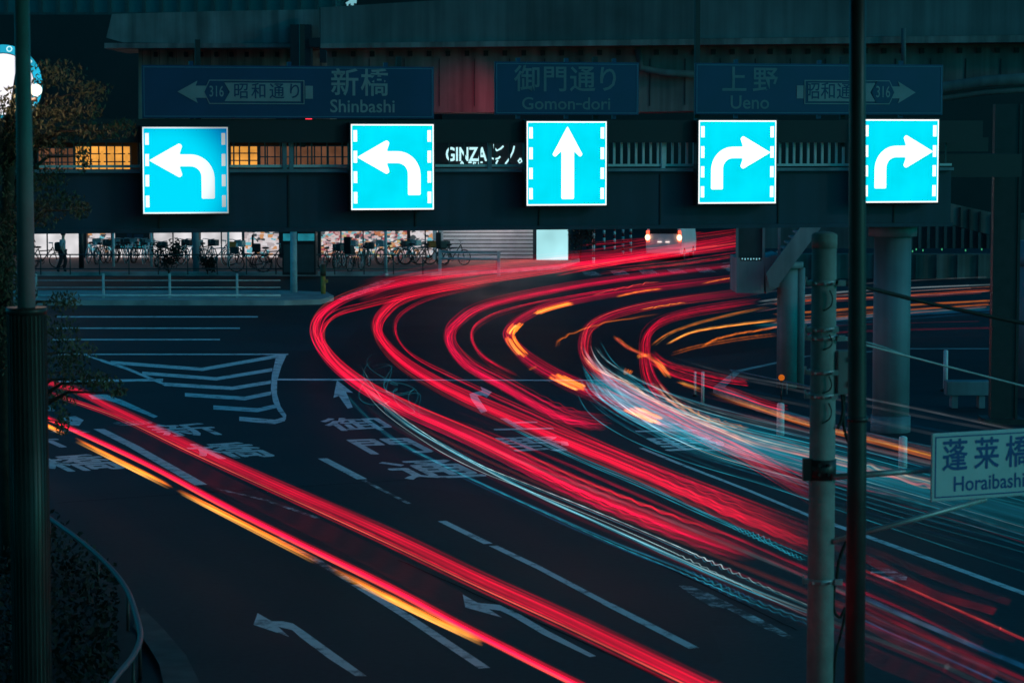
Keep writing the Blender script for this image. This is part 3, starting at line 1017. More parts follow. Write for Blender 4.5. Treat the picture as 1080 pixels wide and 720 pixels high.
# curling pale scribbles of bicycle lamps and reflections
def scribble(label, seed, cx, cy, rx, ry, drift, n, col, amp):
    rnd = random.Random(seed)
    mb = MB()
    for s in range(n):
        pts, cols = [], []
        a0, x0, y0 = rnd.uniform(0, 6.28), cx + rnd.uniform(-.5, .5) * rx, cy + rnd.uniform(-.5, .5) * ry
        w1, w2 = rnd.uniform(1.2, 2.6), rnd.uniform(1.0, 2.4)
        k = 90
        for i in range(k):
            t = i / (k - 1)
            x = x0 + drift[0] * t + rx * .30 * math.sin(a0 + w1 * t * 6.28) * (1 - .4 * t)
            y = y0 + drift[1] * t + ry * .30 * math.cos(a0 * 1.3 + w2 * t * 6.28) * (1 - .4 * t)
            p = G(x, y, .7)
            pts.append(p)
            e = math.sin(math.pi * t) * amp * rnd.uniform(.7, 1.1)
            cols.append((col[0] * e, col[1] * e, col[2] * e))
        mb.tube(pts, .008, 4, caps=False, cols=cols)
    o = mb.build('light_trail', M['glow'])
    tag(o, label, 'light trail', 'pale scribbles of light')
scribble('pale blue scribbled loops inside the outermost red sweep', 3, 378, 390, 36, 30, (60, 50), 6, Cy, .10)

# ================================================================== FOOTBRIDGE with its signs
BA = math.atan(3.4 / 14.6)
BD = Vector((math.cos(BA), math.sin(BA), 0))
BN = Vector((math.sin(BA), -math.cos(BA), 0))           # towards the viewer
B0 = Vector((0, 50.0, 0))

def bridge_hit(x, y, off=0.0):
    d = ray(x, y)
    p0 = B0 + BN * off
    t = (p0 - EYE).dot(BN) / d.dot(BN)
    p = EYE + d * t
    return (p - p0).dot(BD), p.z

br = thing('footbridge', 'dark blue steel footbridge spanning the whole junction and carrying the row of road signs', 'footbridge', B0, BA)
# local frame: x along the bridge, -y towards the viewer, z up
U0, U1 = -13.5, bridge_hit(1003, 200)[0]
ZB, ZT = 4.63, 5.80
L = U1 - U0
mb = MB()
mb.box(((U0 + U1) / 2, 1.3, (ZB + ZT) / 2), (L, 2.6, ZT - ZB))
mb.use(1)
for k in range(9):                                       # stiffener seams
    mb.box((U0 + (k + .5) * L / 9, -0.012, (ZB + ZT) / 2), (.03, .02, ZT - ZB - .1))
mb.use(0)
mb.box(((U0 + U1) / 2, -0.06, ZB + .04), (L, .12, .08))
mb.build('girder', [M['bridge_blue'], M['bridge_dark']], br)
MB().box(((U0 + U1) / 2, -0.05, ZT + .04), (L, .18, .06)).build('deck_edge', M['pier'], br)
mb = MB()
mb.box(((U0 + U1) / 2, 0.0, 6.80), (L, .07, .06))
mb.box(((U0 + U1) / 2, 0.0, 5.93), (L, .05, .05))
mb.build('handrail', M['rail_white'], br)
def balusters(name, ua, ub, step, m, y=0.0, r=.022, zt=6.80):
    mb = MB()
    k = int((ub - ua) / step)
    for i in range(k + 1):
        u = ua + i * step
        mb.box((u, y, (5.95 + zt) / 2), (r * 2, r * 2, zt - 5.95))
    return mb.build(name, m, br)
bu = lambda x: bridge_hit(x, 165)[0]
balusters('balusters', bu(640), bu(745), .155, M['rail_white'])
balusters('balusters', bu(815), bu(895), .155, M['rail_white'])
balusters('balusters', U0 + .12, bu(640), .31, M['fence_dark'], r=.014)
balusters('balusters', bu(895), U1, .31, M['fence_dark'], r=.014)
for x in (300, 307, 452, 516, 699, 762):
    MB().box((bu(x), -.02, 6.32), (.08, .08, .96)).build('rail_post', M['guard_paint'] if x > 650 else M['pier'], br)
# far-side rail and the dark beam the signs hang on
mb = MB()
mb.box(((U0 + U1) / 2, 2.5, 6.80), (L, .09, .07))
mb.build('handrail', M['bridge_dark'], br)
mb = MB()
mb.box(((U0 + U1 + .6) / 2, -.16, 6.62), (L + .6, .14, .46))
mb.build('sign_beam', M['bridge_dark'], br)
for x, yt in ((208, 42), (735, -20), (627, 60), (888, 60), (420, 60), (318, 26)):
    u, z = bridge_hit(x, yt)
    MB().box((u, -.04, (6.3 + min(z, 9.6)) / 2), (.10, .09, min(z, 9.6) - 6.3)).build('sign_post', M['bridge_dark'], br)
# piers
def pier_at(px, r, Yoff, name='pier'):
    u = bridge_hit(px, 300, -Yoff)[0]
    mb = MB()
    mb.cyl((u, Yoff, 0.0), ZB, r, 40)
    mb.cyl((u, Yoff, ZB - .25), .24, r + .12, 40)
    mb.cyl((u, Yoff, 0.0), .5, r + .03, 40)
    return mb.build(name, M['pier'], br)
pier_at(941, .40, 1.3)
mb = MB()                                                # crossbeam above the pier running right
mb.box((U1 + .9, 1.3, 5.9), (2.2, .9, .5))
mb.box((U1 + .5, 1.3, 6.35), (1.6, .5, .3))
mb.build('end_beam', M['bridge_dark'], br)

def frame_of(x0, y0, x1, y1, off):
    u0, zt = bridge_hit(x0, y0, off)
    u1, zb = bridge_hit(x1, y1, off)
    return u0, u1, zb, zt

SGN = (
    (150, 134, 241, 225, 'left', 'cyan backlit left turn sign at the far left, dimmer toward its upper right corner', 'cyan_dim', 'arrow_white_dim'),
    (370, 131, 457.5, 221, 'left', 'evenly bright cyan left turn sign left of the straight ahead sign', 'cyan', 'arrow_white'),
    (555.5, 128, 639.5, 216.5, 'up', 'cyan backlit sign with a straight ahead arrow in the middle of the footbridge', 'cyan', 'arrow_white'),
    (737, 127, 818, 214.5, 'right', 'cyan backlit right turn sign next to the straight ahead sign', 'cyan', 'arrow_white'),
    (910, 126, 989, 213.5, 'right', 'cyan backlit right turn sign at the right end, touching the dark lamp post', 'cyan', 'arrow_white'),
)
def round_poly(pts, r=0.03, k=4):
    out = []
    n = len(pts)
    for i in range(n):
        p0, p1, p2 = Vector(pts[i - 1]), Vector(pts[i]), Vector(pts[(i + 1) % n])
        rr = min(r, (p1 - p0).length * .4, (p2 - p1).length * .4)
        a = p1 + (p0 - p1).normalized() * rr
        b = p1 + (p2 - p1).normalized() * rr
        for j in range(k + 1):
            t = j / k
            out.append(tuple((1 - t) ** 2 * a + 2 * t * (1 - t) * p1 + t * t * b))
    return out
def turn_arrow():
    head = [(.07, .385), (.43, .185), (.465, .215), (.43, .315)]
    outer = [(.56, .315)] + [(.56 + .28 * math.sin(t), .595 - .28 * math.cos(t)) for t in (R(a) for a in range(10, 91, 10))] + [(.84, .83)]
    inner = [(.685, .83)] + [(.56 + .125 * math.sin(t), .58 - .125 * math.cos(t)) for t in (R(a) for a in range(90, 0, -10))] + [(.555, .455)]
    tail = [(.43, .455), (.465, .555), (.43, .585)]
    return head + outer + inner + tail
UP = [(.508, .055), (.70, .395), (.665, .425), (.592, .355), (.592, .925), (.432, .925), (.432, .355), (.352, .425), (.318, .395)]
for x0, y0, x1, y1, kind, lab, mf, ma in SGN:
    u0, u1, zb, zt = frame_of(x0, y0, x1, y1, .42)
    W, H = u1 - u0, zt - zb
    s = thing('lane_sign', lab, 'road sign', B0 + BD * u0 + BN * .42 + Vector((0, 0, zb)), BA, 'lit lane arrow signs on the footbridge')
    mb = MB()
    mb.box((W / 2, .13, H / 2), (W + .07, .24, H + .07), bev=.02)
    mb.box((W * .2, .36, H * .72), (.07, .24, H * .5))
    mb.box((W * .8, .36, H * .72), (.07, .24, H * .5))
    mb.build('housing', M['black'], s)
    MB().poly([(0, -.002, 0), (W, -.002, 0), (W, -.002, H), (0, -.002, H)]).build('face', M[mf], s)
    e = .014 * H
    mb = MB()
    for a, b, c, d in ((0, 0, W, e * 1.2), (0, H - e * 1.2, W, H), (0, e, e, H - e), (W - e, e, W, H - e)):
        mb.box(((a + c) / 2, -.006, (b + d) / 2), (c - a, .006, d - b))
    mb.build('border', M[ma], s)
    pts = {'left': turn_arrow(), 'right': [(1 - a, b) for a, b in turn_arrow()], 'up': UP}[kind]
    pts = round_poly(pts, .018, 3) if kind != 'up' else round_poly(pts, .02, 3)
    MB().prism([(a * W, -.004, (1 - b) * H) for a, b in pts], (0, -.006, 0)).build('arrow', M[ma], s)
    for v0, v1 in ((.07, .205), (.31, .45), (.55, .685), (.79, .925)):
        for a0 in (.03, .925):
            MB().box(((a0 + .022) * W, -.006, (1 - (v0 + v1) / 2) * H), (.045 * W, .006, (v1 - v0) * H)).build('edge_dash', M[ma], s)

def TX(x, z, sx=1.0, sz=1.0, y=-.006):
    return Matrix(((sx, 0, 0, x), (0, 0, -1, y), (0, sz, 0, z), (0, 0, 0, 1)))

def route_sign(x0, y0, x1, y1, lab, draw):
    u0, u1, zb, zt = frame_of(x0, y0, x1, y1, .30)
    W, H = u1 - u0, zt - zb
    s = thing('route_sign', lab, 'road sign', B0 + BD * u0 + BN * .30 + Vector((0, 0, zb)), BA, 'unlit blue direction signs above the footbridge')
    mb = MB()
    mb.box((W / 2, .05, H / 2), (W, .06, H), bev=.008)
    for k in range(3):
        mb.box((W * (k + .5) / 3, .12, H / 2), (.08, .08, H + .16))
    mb.build('panel', M['route_blue'], s)
    mb = MB()
    e = .018
    i = .03
    for a, b, c, d in ((i, i, W - i, i + e), (i, H - i - e, W - i, H - i), (i, i + e, i + e, H - i - e), (W - i - e, i + e, W - i, H - i - e)):
        mb.box(((a + c) / 2, .016, (b + d) / 2), (c - a, .008, d - b))
    mb.build('border', M['route_edge'], s)
    P = lambda x, y: ((x - x0) / (x1 - x0) * W, (y1 - y) / (y1 - y0) * H)      # photo coordinate -> on the panel
    draw(s, P, W / (x1 - x0))
    return s

def route_block(s, P, k, mirror, xs):
    """arrow, hexagon 316, name box and tail block"""
    tip, headb, hexl, hexr, box_r, tail = xs
    yc = 97
    def pl(pts, y=.014):
        return [(P(a, b)[0], y, P(a, b)[1]) for a, b in pts]
    sg = 1 if headb > tip else -1
    MB().prism(pl([(tip, yc), (headb, yc - 12), (headb - sg * 2, yc - 6.5), (hexl + sg * 3, yc - 6.5), (hexl + sg * 3, yc + 6.5), (headb - sg * 2, yc + 6.5), (headb, yc + 12)]), (0, -.006, 0)).build('arrow', M['route_text'], s)
    mb = MB()
    out = [(hexl - sg * 1, yc), (hexl + sg * 5, yc - 13), (box_r, yc - 13), (box_r, yc + 13), (hexl + sg * 5, yc + 13)]
    inn = [(hexl + sg * .4, yc), (hexl + sg * 5.8, yc - 12), (box_r - sg * 1, yc - 12), (box_r - sg * 1, yc + 12), (hexl + sg * 5.8, yc + 12)]
    for i in range(5):
        j = (i + 1) % 5
        mb.prism(pl([out[i], out[j], inn[j], inn[i]], .0125), (0, -.006, 0))
    mb.build('outline', M['route_text'], s)
    mb = MB()
    mb.prism(pl([(hexr - sg * 4, yc - 10), (box_r - sg * 4, yc - 10), (box_r - sg * 4, yc + 10), (hexr - sg * 4, yc + 10), (hexr + sg * 1.5, yc)], .012), (0, -.004, 0))
    mb.prism(pl([(box_r + sg * 1, yc - 7), (tail, yc - 7), (tail, yc + 7), (box_r + sg * 1, yc + 7)], .012), (0, -.004, 0))
    mb.build('name_box', M['route_text'], s)
    hx, hw = (hexl + hexr) / 2, abs(hexr - hexl) / 2
    MB().prism(pl([(hx - hw, yc), (hx - hw * .55, yc - 12), (hx + hw * .55, yc - 12), (hx + hw, yc), (hx + hw * .55, yc + 12), (hx - hw * .55, yc + 12)], .009), (0, -.006, 0)).build('route_hexagon', M['route_blue'], s)
    mb = MB()
    x, z = P(hx, yc)
    mb.text('316', 1, TX(x, z, 10.5 * k, 16 * k, .0005), .008)
    mb.build('lettering', M['route_text'], s)
    lo, hi = sorted((hexr, box_r))
    mb = MB()
    for i, ch in enumerate('昭和通り'):
        x, z = P(lo + (hi - lo) * (.165 if sg > 0 else .12) + i * (hi - lo) * .235, yc)
        mb.text(ch, 1, TX(x, z, 16.5 * k, 17.5 * k, .0045), .008)
    mb.build('lettering', M['route_blue'], s)

def words(s, P, k, items, m='route_text'):
    mb = MB()
    for txt, x, y, h, sx in items:
        a, b = P(x, y)
        mb.text(txt, 1, TX(a, b, h * k * sx, h * k, .0145), .012)
    mb.build('lettering', M[m], s)
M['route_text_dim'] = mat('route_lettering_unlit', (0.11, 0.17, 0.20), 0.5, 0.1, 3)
route_sign(149.5, 68.5, 458, 125.5, 'wide blue sign reading Shinbashi with its route arrow pointing left',
           lambda s, P, k: (route_block(s, P, k, False, (186, 207, 214, 239, 319, 328)),
                            words(s, P, k, [('新', 362, 88, 31, 1), ('橋', 394, 88, 31, 1), ('Shinbashi', 381, 112.5, 19, 1.0)])))
route_sign(522, 65, 674, 121.5, 'narrow blue sign reading Gomon-dori between the two wide ones',
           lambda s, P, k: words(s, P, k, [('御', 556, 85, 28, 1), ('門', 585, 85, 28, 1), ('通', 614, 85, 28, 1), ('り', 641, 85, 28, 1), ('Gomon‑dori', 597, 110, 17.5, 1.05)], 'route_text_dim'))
route_sign(733.5, 66.5, 994.5, 121.5, 'wide blue sign reading Ueno with its route arrow pointing right',
           lambda s, P, k: (route_block(s, P, k, True, (965, 946, 942, 918, 847, 839)),
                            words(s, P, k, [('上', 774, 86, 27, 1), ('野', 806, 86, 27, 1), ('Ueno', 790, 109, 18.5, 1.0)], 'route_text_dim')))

# stair of the footbridge: a landing with a panelled parapet and a raking stringer
st = thing('footbridge_stair', 'grey steel stair and landing hanging below the footbridge beside the small pier', 'stair', G(832, 417, 0))
YS = 62.0
mb = MB()
px_box(mb, YS, 777, 272, 806, 309, 1.9)
px_prism(mb, YS - .02, [(806, 272), (808, 310), (822, 302), (822, 268)], 1.9)
mb.build('landing', M['stair'], st, True)
mb = MB()
px_box(mb, YS + .04, 778.5, 240, 805, 272, .05)
mb.build('parapet_panel', M['fence_dark'], st, True)
mb = MB()
for x in (777.6, 805.6, 822):
    px_box(mb, YS - .03, x - 1.2, 238, x + 1.2, 272, .07)
mb.build('parapet_posts', M['stair'], st, True)
for dy in (-.3, 1.7):
    mb = MB()
    px_prism(mb, YS + dy, [(808, 288), (812, 304), (820, 302), (866, 240), (864, 230), (846, 238)], .12)
    mb.build('stringer', M['stair'], st, True)
mb = MB()
for i in range(11):
    t = i / 10
    x, y = 814 + 46 * t, 291 - 56 * t
    a, b = V(x - 2.3, y, YS), V(x + 2.3, y, YS)
    mb.box(((a.x + b.x) / 2, YS + .75, a.z), (.34, 1.8, .05))
mb.build('treads', M['stair'], st, True)
mb = MB()
px_box(mb, YS - .005, 781, 271.5, 803, 275, .03)
mb.build('lamp_strip', M['black'], st, True)
mb = MB()
for i in range(7):
    px_box(mb, YS - .02, 782 + i * 3 + .3, 272.2, 783.6 + i * 3, 273.6 + (i % 2) * .6, .012)
mb.build('lamp_row', M['neon_faint'], st, True)
p = V(832, 415, YS + .9)
mb = MB()
mb.cyl((p.x - .06, YS + .9, 0), 3.35, .26, 32)
mb.cyl((p.x + .28, YS + 1.0, 0), 3.2, .12, 20)
mb.cyl((p.x - .06, YS + .9, 3.2), .16, .40, 32)
mb.build('pier', M['stair'], st, True)

# ================================================================== BIG STRUCTURES
# unseen deck added above the viewpoint to shade the near road from the sky
shade_deck = thing('elevated_road', 'unseen concrete deck added over the near lanes and the viewpoint to block sky light', 'elevated road', (-30, 0, 0))
MB().box((0, 1, 12.2), (84, 60, 1.4)).build('deck', M['concrete'], shade_deck)
mb = MB()
for k in range(9):
    mb.box((0, -26 + k * 6.6, 11.2), (84, .5, .6))
mb.build('cross_beams', M['girder_steel'], shade_deck)
MB().box((0, 31.2, 13.2), (84, .4, 1.2)).build('parapet', M['concrete'], shade_deck)

va = thing('elevated_road', 'long concrete elevated road crossing the whole picture behind the road signs', 'elevated road', V(700, 200, 92) * 1.0)
va.location.z = 0
mb = MB()
px_prism(mb, 92, [(338, 8), (420, 3), (560, -6), (1160, -20), (1500, -30), (1500, 32), (1160, 36), (900, 39), (560, 43), (338, 46)], .5)
mb.build('parapet', M['viaduct'], va, True)
mb = MB()
px_prism(mb, 91.8, [(338, 46), (560, 43.2), (900, 39.2), (1160, 36.2), (1500, 32.2), (1500, 40), (1160, 44), (900, 46), (560, 49), (338, 51)], 7.0)
mb.build('ledge', M['concrete'], va, True)
mb = MB()
px_prism(mb, 93, [(345, 51), (560, 49), (900, 46), (1160, 44), (1500, 40), (1500, 60), (1160, 66), (1060, 82), (985, 100), (900, 112), (700, 118), (345, 119)], 5.0)
mb.use(1)
for x in range(350, 1100, 20):
    px_box(mb, 92.9, x, 54.5 - (x - 350) * .006, x + 5, 60 - (x - 350) * .006, .1)
for x in list(range(352, 1100, 37)):
    px_box(mb, 92.97, x, 62, x + .8, 112 - max(0, x - 700) * .06, .05)
mb.build('girder', [M['girder_steel'], M['bridge_dark']], va, True)
mb = MB()
pts = [V(820, 103, 91.5), V(900, 101, 91.5), (V(985, 94, 91.5)), V(1040, 86, 91.5), V(1160, 78, 91.5)]
mb.tube(pts, .22, 12)
mb.tube([p + Vector((0, .2, -.38)) for p in pts], .12, 10)
mb.build('drain_pipe', M['viaduct'], va, True)
mb = MB()
mb.tube([V(672, 52, 92.6), V(676, 72, 92.6), V(700, 77, 92.6), V(740, 79, 92.6)], .14, 10)
mb.tube([V(953, 30, 91.4), V(953, 75, 91.4)], .09, 8)
mb.build('drain_pipe', M['viaduct'], va, True)
for x in (1050, 365):                                     # columns hidden by the bridge lower down
    a = V(x, 100, 95)
    MB().box((a.x + (6 if x > 700 else 0), 96.5, a.z / 2 - .2), (1.8, 2.2, a.z - .4)).build('column', M['concrete'], va, True) if x > 700 else None
vb = thing('ramp_viaduct', 'short concrete ramp deck at upper left with a lit brown girder beneath', 'elevated road', (V(220, 100, 106).x, 106, 0))
mb = MB()
px_prism(mb, 104, [(118, 15), (225, 12), (337, 10), (337, 45), (225, 46), (130, 45), (112, 40)], .4)
mb.build('parapet', M['concrete'], vb, True)
mb = MB()
px_prism(mb, 103.8, [(110, 45.5), (337, 46), (337, 50), (110, 51)], 6)
mb.build('ledge', M['girder_steel'], vb, True)
mb = MB()
px_prism(mb, 106, [(146, 51), (348, 51), (348, 140), (146, 136)], 4)
mb.use(1)
for x in range(162, 340, 16):
    px_box(mb, 105.9, x, 55, x + 4, 60, .1)
for x in range(150, 345, 9):
    px_box(mb, 105.97, x, 52, x + .6, 130, .05)
mb.build('girder', [mat('ramp_girder_paint', (0.42, 0.25, 0.18), 0.6, 0.3, .5, streak=.5), M['bridge_dark']], vb, True)
mb = MB()
px_box(mb, 103, 306, 26, 328, 150, 1.2)
px_box(mb, 102.8, 326, 40, 345, 50, .6)
px_box(mb, 102.9, 337, 8, 344, 66, .6)
mb.build('cross_frame', M['bridge_dark'], vb, True)

# shop building on the left
YF = 133.0
sb = thing('shop_building', 'long dark building at left with bright shop windows at street level behind the bicycles', 'building', (V(200, 278, YF).x, YF, 0))
def pz(x, y, Y=YF):
    return V(x, y, Y)
XL, XR = pz(-140, 200).x, pz(465, 200).x
mb = MB()
mb.box(((XL + XR) / 2, YF + 4, 9.8), (XR - XL, 8, 6.8))            # upper storeys
mb.box(((XL + XR) / 2, YF + 5.4, 3.3), (XR - XL, 5, 6.4))            # back wall of shops
mb.box(((XL + XR) / 2, YF + 1.5, 3.6), (XR - XL, 3, .9))             # awning band between shop and upper windows
for x in (30, 87, 206, 298, 334, 466):
    a = pz(x, 250)
    mb.box((a.x, YF + .3, 1.8), (.42, .5, 3.4))
mb.build('wall', M['cladding'], sb, True)
def window(x0, x1, y0, y1, m, Y=YF + .5, frame=True, parent=sb, cols=1, rows=1):
    a, b = V(x0, y0, Y), V(x1, y1, Y)
    mb = MB()
    mb.box(((a.x + b.x) / 2, Y + .04, (a.z + b.z) / 2), (b.x - a.x, .06, a.z - b.z))
    w_ = mb.build('window', m, parent, True)
    if frame:
        mb = MB()
        for i in range(cols + 1):
            mb.box((a.x + (b.x - a.x) * i / cols, Y - .02, (a.z + b.z) / 2), (.07, .06, a.z - b.z + .07))
        for j in range(rows + 1):
            mb.box(((a.x + b.x) / 2, Y - .022, a.z + (b.z - a.z) * j / rows), (b.x - a.x, .05, .06))
        mb.build('window_frame', M['fence_dark'], w_, True)
window(32, 85, 225, 274, M['win_pale'], cols=3)
window(89, 118, 225, 274, M['goods_cool'], cols=1)
window(119, 158, 225, 274, M['win_pale'], cols=2)
window(161, 204, 225, 274, M['win_pale'], cols=2)
window(211, 256, 225, 274, M['win_pale'], cols=2)
window(257, 296, 225, 274, M['goods_cool'], cols=1)
window(336, 430, 225, 274, M['goods'], cols=4)
window(432, 465, 225, 274, M['goods_cool'], cols=2)
window(40, 78, 156, 179, M['win_brown'], cols=6, rows=3)
window(79, 138, 154, 179, M['win_orange'], cols=7, rows=3)
window(243, 272, 154, 177, M['win_orange'], cols=3, rows=3)
window(274, 306, 154, 177, M['win_brown'], cols=4, rows=2)
window(310, 368, 154, 177, M['win_brown'], cols=8, rows=2)
mb = MB()
for k in range(11):                                       # bright lamps and boxes over the orange window
    px_box(mb, YF + .30, 80 + k * 5.2, 157 + (k * 7 % 11), 83 + k * 5.2, 161 + (k * 5 % 13), .1)
mb.build('hanging_lamps', M['win_orange'], sb, True)
# fascia sign of the shop
hd = thing('shop_sign', 'dark shop sign board with dim cyan lettering between the pale shop windows', 'shop sign', V(140, 263, YF - .6))
mb = MB()
px_box(mb, YF - .6, 121, 238, 158, 263, .3)
mb.build('board', M['black'], hd, True)
mb = MB()
px_box(mb, YF - .64, 127, 255, 153, 261, .03)
mb.build('lit_band', M['lamp_header'], hd, True)
mb = MB()
for i in range(6):
    px_box(mb, YF - .66, 129 + i * 3.8, 256.2, 131.2 + i * 3.8, 260, .015)
px_box(mb, YF - .62, 134, 246, 139, 253, .015)
px_box(mb, YF - .62, 141, 247, 151, 251, .015)
mb.build('lettering', M['bridge_blue'], hd, True)
# round lit sign
rs = thing('round_sign', 'round white lit sign with a cyan lettered ring high at the left edge', 'shop sign', V(4, 90, YF - .8))
c = V(3, 89, YF - .8)
rr = 42 * YF / 2600
mb = MB()
N_ = 48
mb.prism([(c.x + rr * math.cos(2 * math.pi * i / N_), YF - .7, c.z + rr * math.sin(2 * math.pi * i / N_)) for i in range(N_)], (0, .7, 0))
mb.build('sign_box', M['black'], rs, True)
mb = MB()
for i in range(N_):
    a, b = 2 * math.pi * i / N_, 2 * math.pi * (i + 1) / N_
    mb.poly([(c.x + q * rr * math.cos(t), YF - .705, c.z + q * rr * math.sin(t)) for q, t in ((.98, a), (.98, b), (.78, b), (.78, a))])
mb.build('ring', M['disc_ring'], rs, True)
MB().poly([(c.x + .76 * rr * math.cos(2 * math.pi * i / N_), YF - .706, c.z + .76 * rr * math.sin(2 * math.pi * i / N_)) for i in range(N_)]).build('disc', M['disc_white'], rs, True)
mb = MB()
for ch, ang in (('n', 108), ('O', 90 - 11), ('Q', 60), ('u', 50), ('e', 41)):
    t = R(ang)
    mtx = Matrix.Translation((c.x + .88 * rr * math.cos(t), YF - .71, c.z + .88 * rr * math.sin(t))) @ Matrix.Rotation(-(math.pi / 2 - t), 4, 'Y') @ Matrix.Rotation(math.pi / 2, 4, 'X')
    mb.text(ch, .42, mtx, .03)
mb.build('lettering', M['neon'], rs, True)
mb = MB()
for k in range(9):
    t = R(-62 + k * 7)
    mb.ball((c.x + .9 * rr * math.cos(t), YF - .75, c.z + .9 * rr * math.sin(t)), .06, nu=8, nv=5)
mb.build('ring_bulbs', M['neon'], rs, True)
# shuttered building right of the shops
YK = 131.0
kb = thing('shuttered_building', 'building with a pale roller shutter and a bright white panel behind the red trails', 'building', (V(530, 278, YK).x, YK, 0))
a0, a1 = V(466, 200, YK).x, V(600, 200, YK).x
mb = MB()
mb.box(((a0 + a1) / 2, YK + 3.6, 14), (a1 - a0, 6.0, 28))
mb.box(((a0 + a1) / 2, YK + .3, 4.1), (a1 - a0, .6, 1.6))
mb.build('wall', M['cladding'], kb, True)
mb = MB()
x0, x1 = V(467, 240, YK).x, V(563, 240, YK).x
for i in range(17):
    z = .2 + i * .2
    mb.box(((x0 + x1) / 2, YK + .42, z + .10), (x1 - x0, .05, .15))
mb.build('roller_shutter', M['shutter'], kb, True)
mb = MB()
for x in (459, 465.5):
    px_box(mb, YK - .1, x - 2.6, 225, x + 2.0, 279, .3)
mb.build('pilaster', M['guard_paint'], kb, True)
mb = MB()
px_box(mb, YK - .3, 566, 215, 599, 281, .6)
mb.build('lit_panel', M['win_cyan'], kb, True)
mb = MB()
for x in (563.5, 601):
    px_box(mb, YK - .36, x - 1.4, 210, x + 1.4, 281, .5)
mb.build('panel_post', M['fence_dark'], kb, True)
mb = MB()                                                  # added glowing bar that brightens the shutter, out of sight behind the footbridge
mb.box(((x0 + x1) / 2, YK - .5, 3.35), ((x1 - x0) * .9, .12, .08))
mb.build('shutter_fill', emi('shutter_fill', (1.0, .93, .92), 30.0), kb, True)
# neon sign
ns = thing('neon_sign', 'white neon sign reading GINZA seen through the footbridge railing', 'neon sign', V(500, 165, YK - .2))
mb = MB()
a = V(491.5, 163.5, YK - .2)
sc = YK / 2600
mb.text('GINZA', 1, Matrix(((14 * sc, 0, 0, a.x), (0, 0, -1, a.y), (0, 20 * sc, 0, a.z), (0, 0, 0, 1))), .022)
mb.build('lettering', M['neon'], ns, True)
mb = MB()
for pts in ([(521, 152), (521.5, 156), (524, 159), (528, 157), (531, 154)], [(517, 166.5), (522, 168), (526, 167), (527.5, 165)], [(525, 169), (523, 173)],
            [(542.5, 154), (541, 160), (537.5, 167), (533, 173)], [(549, 167), (546.5, 170), (548, 172), (550.5, 170.5), (549, 167)],
            [(486, 173), (487, 170.5), (489, 173)], [(494, 171.3), (497.5, 171.3)], [(499.5, 174), (499.5, 171.3), (502, 172)], [(505, 174), (505, 171.3), (509, 171.3)]):
    mb.tube([V(x, y, YK - .25) for x, y in pts], .045, 6)
mb.build('neon_tubes', M['neon'], ns, True)
MB().box((a.x + .6, YK - .05, a.z), (5.6, .1, 1.9)).build('backing_board', M['black'], ns, True)

# towers and far blocks that close the view
tw = thing('office_tower', 'far office tower with a teal glass curtain wall at the top left', 'building', (V(180, 0, 170).x, 170, 0))
ax, bx = V(-30, 0, 170).x, V(352, 0, 170).x
mb = MB()
mb.box(((ax + bx) / 2, 176, 22), (bx - ax, 12, 44))
mb.build('glazing', M['curtain'], tw, True)
mb = MB()
for i in range(22):
    mb.box((ax + (bx - ax) * i / 21, 169.9, 22), (.22, .3, 44))
for z in range(3, 44, 4):
    mb.box(((ax + bx) / 2, 169.92, z), (bx - ax, .26, .5))
mb.build('mullions', M['fence_dark'], tw, True)
fb = thing('far_office_block', 'dark office block closing the street behind the far van', 'building', (V(800, 0, 215).x, 215, 0))
mb = MB()
ax, bx = V(340, 0, 215).x, V(1500, 0, 215).x
mb.box(((ax + bx) / 2, 221, 20), (bx - ax, 12, 40))
mb.build('wall', M['cladding'], fb, True)
# small lit letters at the very top
tl = thing('rooftop_sign', 'tiny white lit sign at the top edge above the ramp deck', 'sign', V(369, 6, 165))
mb = MB()
px_box(mb, 165, 363, 1, 376, 11, .3)
mb.build('sign_box', M['black'], tl, True)
mb = MB()
mb.tube([V(x, y, 164.9) for x, y in ((376, 2), (370, 1.5), (366, 4), (367, 8), (372, 9), (375, 7))], .11, 6)
mb.tube([V(x, y, 164.9) for x, y in ((370, 4.5), (372.5, 4.5), (372, 6.5))], .09, 6)
mb.build('neon_tubes', M['neon_faint'], tl, True)

# retaining wall with ribs on the right
rw = thing('retaining_wall', 'low ribbed concrete wall with tiny green lamps behind the tall pier', 'wall', (V(980, 300, 116).x, 116, 0))
mb = MB()
px_box(mb, 116, 800, 268, 1200, 300, 1.0)
for x in range(812, 1200, 22):
    px_box(mb, 115.85, x, 268.5, x + 8, 300, .12)
mb.build('wall', M['concrete'], rw, True)
mb = MB()
px_box(mb, 117.2, 800, 225, 1200, 262, .3)
for x in range(960, 1200, 9):
    px_box(mb, 117, x, 226, x + 2.6, 262, .2)
mb.build('ribbed_screen', M['viaduct'], rw, True)
mb = MB()
for x in (962, 966, 973, 993, 1018, 1035):
    px_box(mb, 115.9, x, 262 + (x % 3), x + 1.0, 264 + (x % 3), .05)
mb.build('lamp_row', M['green_lamp'], rw, True)
us = thing('underpass_slab', 'dim brown concrete slab edge seen at right between footbridge and steel column', 'slab', (V(1030, 230, 112).x, 112, 0))
mb = MB()
px_prism(mb, 112, [(1000, 214), (1100, 236), (1100, 262), (1000, 236)], 2)
mb.use(1)
for x in (1012, 1022, 1033, 1046):
    px_box(mb, 111.9, x, 216 + (x - 1000) * .22, x + 1.5, 236 + (x - 1000) * .25, .1)
mb.build('slab', [M['girder_steel'], M['bridge_dark']], us, True)
